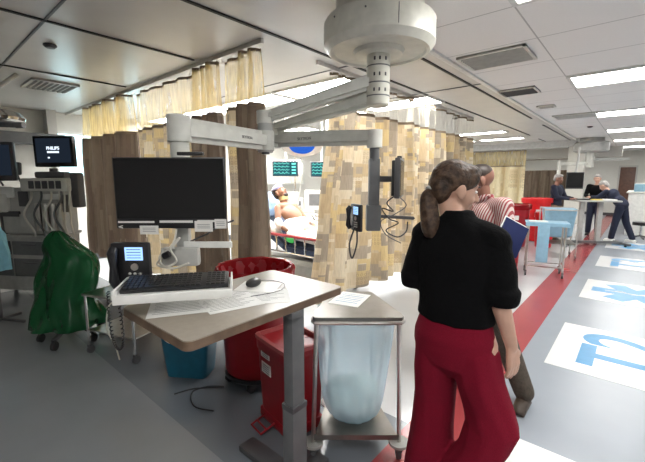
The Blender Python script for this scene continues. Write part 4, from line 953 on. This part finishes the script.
def bigcan(label, loc, h, r_, m_, lb=True):
    t = thing('trash_can', label, 'trash can', loc)
    MB().lathe([(.0, .03), (r_ * .8, .03), (r_ * .85, .06), (r_ * .98, h - .06), (r_ * 1.04, h - .05), (r_ * 1.04, h), (r_ * .96, h), (r_ * .8, .1), (0, .1)]).build('barrel', m_, t)
    q = MB(); q.loft([((0, 0, h - .10), r_ * 1.06, r_ * 1.06), ((0, 0, h + .01), r_ * 1.08, r_ * 1.08), ((0, 0, h + .02), r_ * .95, r_ * .95), ((0, 0, h - .2), r_ * .85, r_ * .85)], 48, False, bf); q.build('liner_bag', M['redbag'] if m_ is M['red'] else m_, t)
    if lb: MB().box((.35 * r_, -r_ * .94, h * .72), (.12, .01, .10), (0, 0, R(20))).build('paper_label', M['label'], t)
    for k in range(4): x, y = r_ * .6 * math.cos(R(45 + 90 * k)), r_ * .6 * math.sin(R(45 + 90 * k)); MB().cyl((x - .015, y, .02), (x + .015, y, .02), .02, seg=12).build('caster', M['black'], t)
bigcan('large dark red can with a white label just right of the striped shirt man', (-2.2, 9.5, 0), 1.0, .33, M['red'])
bigcan('bright red can behind the light blue bag hamper', (-1.98, 10.75, 0), 1.10, .33, M['redb'])
bigcan('low red can behind the blue-draped cart', (-1.60, 9.75, 0), .82, .20, M['redb'], False)
t = thing('linen_box', 'green and white boxes resting on the dark red can', 'box', (-2.75, 10.3, 0)); MB().box((0, 0, .52), (.45, .4, 1.04), bev=.01).build('cabinet_body', M['offwhite'], t); MB().box((.0, 0, 1.08), (.4, .3, .08), bev=.01).build('green_lid', mat('pale_green_plastic', (.25, .5, .3), .5), t)
t['label'] = 'pale cupboard with a green lid behind the dark red can'; t['category'] = 'cupboard'; t.name = 'storage_cupboard'
src = [o for o in bpy.data.objects if o.name == 'step_on_bin'][0]
c = copy_tree(src); c.location = (-1.62, 6.75, 0); c.rotation_euler = (0, 0, R(10)); c['label'] = 'slim red bin on the floor beyond the striped shirt man'

t = thing('instrument_cart', 'chrome wheeled tray cart draped with light blue plastic beside the red floor stripe', 'cart', (-1.12, 7.0, 0), R(14))
MB().box((0, 0, .875), (.60, .42, .02), bev=.005).build('tray_top', M['steel'], t)
q = MB(); q.box((0, 0, .893), (.62, .44, .012), bev=.005); q.box((0, -.223, .865), (.62, .006, .05)); q.build('drape', M['ltblue'], t)
q = MB(); q.box((-.05, -.225, .56), (.17, .03, .62), bev=.01); q.build('hanging_bag', M['ltblue'], t)
for x, y in ((-.26, -.18), (.26, -.18), (-.26, .18), (.26, .18)):
    MB().cyl((x, y, .09), (x, y, .87), .014).build('leg', M['steel'], t)
    w_ = MB(); w_.cyl((x - .013, y, .04), (x + .013, y, .04), .04, seg=16); w_.box((x, y, .075), (.03, .03, .04)); w_.build('caster', M['dgrey'], t)
q = MB(); q.box((0, -.18, .17), (.52, .02, .02)); q.box((0, .18, .17), (.52, .02, .02)); q.box((-.26, 0, .17), (.02, .36, .02)); q.box((.26, 0, .17), (.02, .36, .02)); q.build('base_frame', M['steel'], t)
k = MB().box((-.98 - .25, 6.93, .9065), (.26, .18, .012), (0, 0, R(20)), .002).build('paper_stack', M['paper']); tag(k, 'white papers lying on the blue-draped cart', 'papers')
t = thing('linen_hamper', 'far hamper with a square light blue bag in front of the bright red can', 'hamper', (-1.22, 8.9, 0), R(18))
q = MB(); q.loft([((0, 0, .42), .20, .17, 0, .5), ((0, 0, .46), .24, .2, 0, .4), ((0, 0, .98), .29, .24, 0, .35), ((0, 0, 1.0), .29, .24, 0, .35)], 40, True); q.build('bag', M['ltblue'], t)
MB().tube([(-.30, -.25, .98), (.30, -.25, .98), (.30, .25, 1.0), (-.30, .25, 1.0), (-.30, -.25, 1.0)], .014).build('rim', M['steel'], t)
for x in (-.3, .3):
    for y in (-.25, .25):
        MB().cyl((x, y, .06), (x, y, 1.0), .013).build('leg', M['steel'], t); MB().cyl((x - .013, y, .035), (x + .013, y, .035), .035, seg=14).build('caster', M['dgrey'], t)
MB().box((0, 0, .3), (.62, .5, .015)).build('bottom_shelf', M['silver'], t)

# ------------------------------------------------------------------ the open bay: bed, patient, equipment
t = thing('hospital_bed', 'hospital bed with red-topped side rail and navy mattress in the open bay', 'bed', (-3.80, 4.0, 0))
MB().box((0, 0, .42), (1.9, .72, .08), bev=.02).build('bed_frame', M['lgrey'], t)
q = MB(); beam(q, (-.05, 0, .58), (.93, 0, .58), .74, .15, .04); beam(q, (-.05, 0, .60), (-.82, 0, .98), .74, .14, .04); q.build('mattress', M['mattress'], t)
q = MB(); q.tube([(-.92, -.42, .56), (-.92, -.42, .78), (-.90, -.42, .795), (.90, -.42, .795), (.92, -.42, .78), (.92, -.42, .56)], .022); q.build('rail_top', M['red'], t)
for k in range(9):
    x = -.76 + .19 * k; MB().tube([(x, -.42, .79), (x + .03, -.43, .70), (x + .02, -.42, .55)], .012).build('rail_bar', M['chrome'], t)
MB().tube([(-.95, -.42, .55), (.95, -.42, .55)], .014).build('lower_rail', M['chrome'], t)
MB().box((-.1, 0, .25), (1.2, .4, .28), bev=.04).build('base', M['lgrey'], t)
for x, y in ((-.75, -.28), (.75, -.28), (-.75, .28), (.75, .28)): w_ = MB(); w_.cyl((x, y - .02, .07), (x, y + .02, .07), .07); w_.box((x, y, .24), (.06, .06, .3)); w_.build('caster', M['dgrey'], t)
k = thing('pillow', 'light blue pillow behind the patient', 'pillow', (-4.53, 3.93, 1.20), 0); q = MB(); q.ell((0, 0, 0), (.09, .27, .24), (0, R(-35), 0)); q.build('pillow_cover', M['pillow'], k)
pt_ = thing('person', 'patient with bare chest, neck collar and arm bandage lying propped up in bed', 'person', (-3.8, 3.98, .0))
q = MB()
hr = Euler((0, 0, R(-75))).to_matrix() @ Euler((R(38), 0, 0)).to_matrix()   # face towards the foot of the bed, reclined
P, E_ = head_parts(q, (-.50, -.02, 1.385), hr.to_euler(), 1.05)
q.cap((-.43, 0, 1.23), (-.48, -.01, 1.33), .06, .055); q.ell((-.27, 0, 1.06), (.19, .18, .105), (0, R(35), 0)); q.ell((-.07, 0, .90), (.17, .15, .10), (0, R(28), 0)); q.ell((.12, 0, .80), (.17, .17, .12))
q.cap((-.38, -.12, 1.17), (-.38, .12, 1.17), .07, .07)
q.cap((-.38, -.18, 1.16), (-.24, -.30, .92), .055, .042); q.cap((-.24, -.30, .92), (-.02, -.28, .84), .042, .03); hand(q, (-.02, -.28, .84), (1, .2, -.2), (0, 0, -1), (0, 1, 0), 1, .4)
q.cap((-.38, .18, 1.16), (-.20, .28, .95), .055, .042); q.cap((-.20, .28, .95), (.06, .10, .96), .042, .03); hand(q, (.06, .10, .96), (1, -.5, -.1), (0, 0, -1), (0, -1, 0), 1, .4)
for s_ in (-1, 1): q.cap((.15, s_ * .1, .78), (.52, s_ * .11, .79), .085, .06); q.cap((.52, s_ * .11, .79), (.86, s_ * .11, .72), .055, .04); q.cap((.86, s_ * .11, .72), (.88, s_ * .11, .84), .036, .026)
blob(q, 'body', M['skin3'], pt_, .009, 3)
face_bits(pt_, P, E_, 1.05)
q = MB(); short_hair(q, P, E_, 1.05); q.ell(P(0, .055, -.088), (.05, .045, .035), E_.to_euler()); q.build('hair', M['hair2'], pt_)
q = MB(); q.cyl(P(0, -.01, -.13), P(0, .01, -.075), .078, .072, 24, False); q.build('neck_collar', mat('cervical_collar', (.72, .52, .25), .7), pt_)
q = MB(); q.ell(P(0, .0, .075), (.085, .10, .06), E_.to_euler()); q.build('head_cover', mat('lilac_cap', (.45, .45, .75), .8), pt_)
q = MB(); q.cap((-.27, -.275, .97), (-.20, -.30, .90), .062, .06); q.build('arm_bandage', M['bandage'], pt_)
k = thing('bed_sheet', 'white sheet over the patient hanging onto the side rail', 'sheet', (-3.8, 4.0, 0)); q = MB()
q.ell((-.06, 0, .86), (.26, .33, .14), (0, R(28), 0)); q.ell((.45, 0, .78), (.5, .34, .12)); q.ell((-.45, -.28, .86), (.28, .1, .09), (0, R(28), 0)); q.cap((.0, -.31, .80), (.7, -.31, .74), .06, .06); q.cap((-.1, .05, .95), (.4, .12, .87), .06, .07)
blob(q, 'sheet_cloth', M['sheet'], k, .016, 4)
k = MB(); k.ell((-3.72, 3.63, .735), (.10, .03, .05)); k.ell((-3.82, 3.64, .75), (.06, .03, .04)); k = blob(k, 'green_cloth', M['green'], None, .012, 3); tag(k, 'bright green cloth bundled behind the red bed rail', 'cloth')

t = thing('surgical_lamp', 'round white surgical lamp with glowing blue centre over the open bay', 'surgical lamp', (-3.58, 3.72, 2.075), CAM)
lr = (R(62), 0, 0)
MB().lathe([(.0, .10), (.14, .09), (.26, .05), (.30, .0), (.29, -.03), (.22, -.045), (.19, -.04)], seg=48).build('lamp_head', M['white'], t, (0, 0, 0), (R(-26), 0, 0))
MB().lathe([(.0, -.02), (.16, -.02), (.175, .0)], seg=40).build('blue_lens', M['bluelens'], t, (0, -.02, -.035), (R(-26), 0, 0))
q = MB(); q.tube([(0, .06, .06), (.05, .25, .12), (.35, .3, .2), (.35, .3, .745)], .022); q.build('suspension_arm', M['offwhite'], t)
def vitals(label, loc, rz, w_, h_, seed):
    t = thing('patient_monitor', label, 'monitor', loc, rz); MB().box((0, 0, 0), (w_, .06, h_), bev=.01).build('casing', M['dgrey'], t)
    s = MB().box((0, -.031, .0), (w_ * .93, .003, h_ * .88)).build('screen', M['teal'], t); rr = random.Random(seed)
    for k in range(4):
        q = MB(); z = h_ * (.32 - k * .2); pp_ = [(-w_ * .44 + w_ * .6 * i / 24, -.034, z + h_ * .05 * (rr.random() - .5) + (h_ * .09 if i % 6 == 2 else 0)) for i in range(25)]
        q.tube(pp_, .0035, 4); q.box((w_ * .33, -.034, z), (w_ * .16, .002, h_ * .10)); q.build('trace', M['wave'], s)
    MB().tube([(0, .04, 0), (0, .15, .1), (0, .15, 2.8 - loc[2])], .02).build('mount_arm', M['offwhite'], t)
vitals('teal vitals monitor with waveforms hanging under the blue surgical lamp', (-4.82, 4.58, 1.78), CAM, .46, .27, 3)
vitals('second vitals monitor partly hidden by the patchwork curtain edge', (-4.30, 5.0, 1.77), CAM + R(8), .44, .27, 4)
t = thing('ventilator', 'white ventilator cart with a small grey screen right of the patient', 'medical machine', (-4.20, 4.72, 0), CAM)
MB().box((0, 0, .55), (.42, .42, .8), bev=.03).build('cabinet_body', M['white'], t); MB().box((0, -.02, 1.24), (.40, .12, .34), bev=.02).build('monitor_casing', M['white'], t); MB().box((0, -.082, 1.25), (.26, .004, .2)).build('screen', M['grey'], t); MB().cyl((0, 0, .95), (0, 0, 1.1), .04).build('post', M['lgrey'], t)
for k in range(3): q = MB(); q.tube(smooth_pts([(-.12 + .1 * k, -.2, .9), (-.2 + .1 * k, -.3, 1.02), (-.3, -.3, .95), (-.4, -.3, .8)]), .014); q.build('hose', M['cablew'], t)
for x, y in ((-.17, -.17), (.17, -.17), (-.17, .17), (.17, .17)): w_ = MB(); w_.cyl((x - .015, y, .05), (x + .015, y, .05), .05); w_.box((x, y, .12), (.04, .04, .08)); w_.build('caster', M['dgrey'], t)
t = thing('computer_monitor', 'dark monitor beside the brown curtain edge above the pillow', 'monitor', (-5.35, 4.2, 1.32), CAM); MB().box((0, 0, 0), (.34, .05, .25), bev=.01).build('casing', M['black'], t); MB().box((0, -.027, 0), (.31, .003, .22)).build('screen', M['screen'], t); MB().cyl((0, .03, -.1), (0, .03, -.45), .02).build('post', M['dgrey'], t)
t = thing('supply_shelf', 'white equipment counter with drawers along the back of the open bay', 'cabinet', (-5.5, 5.6, 0), CAM)
MB().box((0, 0, .45), (2.6, .5, .9), bev=.01).build('body', M['white'], t); MB().box((0, 0, .92), (2.66, .55, .04), bev=.01).build('worktop', mat('beige_worktop', (.62, .52, .40), .5), t)
for k in range(4):
    for z in (.25, .62): d_ = MB().box((-.96 + .64 * k, -.257, z), (.58, .02, .33), bev=.005).build('drawer', M['offwhite'], t); MB().box((-.96 + .64 * k, -.272, z + .08), (.2, .012, .015)).build('handle', M['steel'], d_)
for i, (x, y, m_, h_) in enumerate(((-5.75, 5.25, 'white', .34), (-5.45, 5.5, 'lgrey', .26), (-5.15, 5.75, 'white', .42), (-4.9, 6.0, 'ltblue', .24))):
    n_ = ('white boxed device at the left end of the bay counter', 'grey boxed device second from left on the bay counter', 'tall white boxed device on the bay counter behind the ventilator', 'light blue box at the right end of the bay counter')[i]
    t = thing('equipment_box', n_, 'medical device', (x, y, .941), CAM); MB().box((0, 0, h_ / 2), (.26, .24, h_), bev=.02).build('casing', M[m_], t); MB().box((0, -.122, h_ * .62), (.18, .006, h_ * .35)).build('panel', M['dgrey'], t); q = MB()
    for k in range(3): q.cyl((-.07 + .07 * k, -.12, h_ * .22), (-.07 + .07 * k, -.135, h_ * .22), .018, seg=12)
    q.build('knob_row', M['grey'], t)
def iv(label, x, y, rz):
    t = thing('iv_pole', label, 'pole', (x, y, 0), rz); MB().cyl((0, 0, .05), (0, 0, 2.0), .014).build('pole', M['chrome'], t)
    q = MB(); q.tube([(-.12, 0, 1.97), (-.12, 0, 1.93), (0, 0, 1.93), (.12, 0, 1.93), (.12, 0, 1.97)], .007); q.build('hook_bar', M['chrome'], t)
    q = MB(); q.loft([((.1, 0, 1.66), .02, .01), ((.1, 0, 1.70), .06, .018), ((.1, 0, 1.86), .055, .015), ((.1, 0, 1.9), .02, .008)], 16); q.build('fluid_bag', M['dwhite'], t)
    MB().box((0, -.05, 1.25), (.16, .12, .24), bev=.02).build('infusion_pump', M['lgrey'], t)
    q = MB(); q.tube(smooth_pts([(.1, 0, 1.66), (.12, -.05, 1.4), (.05, -.1, 1.1), (.12, -.1, .9)]), .004); q.build('drip_line', M['cablew'], t)
    for k in range(5): q = MB(); beam(q, (0, 0, .09), (.26 * math.cos(R(72 * k)), .26 * math.sin(R(72 * k)), .05), .03, .025, .005); q.cyl((.26 * math.cos(R(72 * k)) - .01, .26 * math.sin(R(72 * k)), .025), (.26 * math.cos(R(72 * k)) + .01, .26 * math.sin(R(72 * k)), .025), .025, seg=12); q.build('base_leg', M['grey'], t)
iv('chrome drip pole with a fluid bag just behind the patient', -4.75, 4.75, .3); iv('chrome drip pole with a fluid bag at the right edge of the open bay gap', -3.75, 5.1, 1.0)
t = thing('wall_cabinet', 'white cabinet on the back wall of the open bay', 'cabinet', (-7.98, 7.1, 1.45), math.pi / 2); MB().box((0, 0, .35), (2.2, .36, .7), bev=.01).build('body', M['white'], t)
for k in range(4): d_ = MB().box((-.82 + .545 * k, -.187, .35), (.53, .016, .66), bev=.004).build('door', M['offwhite'], t); MB().box((-.82 + .545 * k + .2, -.20, .15), (.012, .012, .1)).build('handle', M['steel'], d_)

# ------------------------------------------------------------------ camera, world, exposure
cd = bpy.data.cameras.new('camera'); cam = bpy.data.objects.new('camera', cd); C.objects.link(cam)
cd.sensor_width = 36; cd.lens = 366 / 645 * 36; cd.clip_start = .05; cd.clip_end = 100
cam.location = (0, 0, 1.6); cam.rotation_euler = (R(90) - math.atan(52 / 366), 0, math.atan(318.5 / math.hypot(366, 52)))
sc = bpy.context.scene; sc.camera = cam
w = bpy.data.worlds.new('world'); sc.world = w; w.use_nodes = True
w.node_tree.nodes['Background'].inputs[0].default_value = (.8, .85, .9, 1); w.node_tree.nodes['Background'].inputs[1].default_value = .3
sc.view_settings.view_transform = 'Standard'; sc.view_settings.look = 'None'; sc.view_settings.gamma = 1; sc.view_settings.exposure = .15
sc.cycles.use_denoising = True; sc.cycles.max_bounces = 7; sc.cycles.diffuse_bounces = 4; sc.cycles.transparent_max_bounces = 12
sc.cycles.sample_clamp_indirect = 6
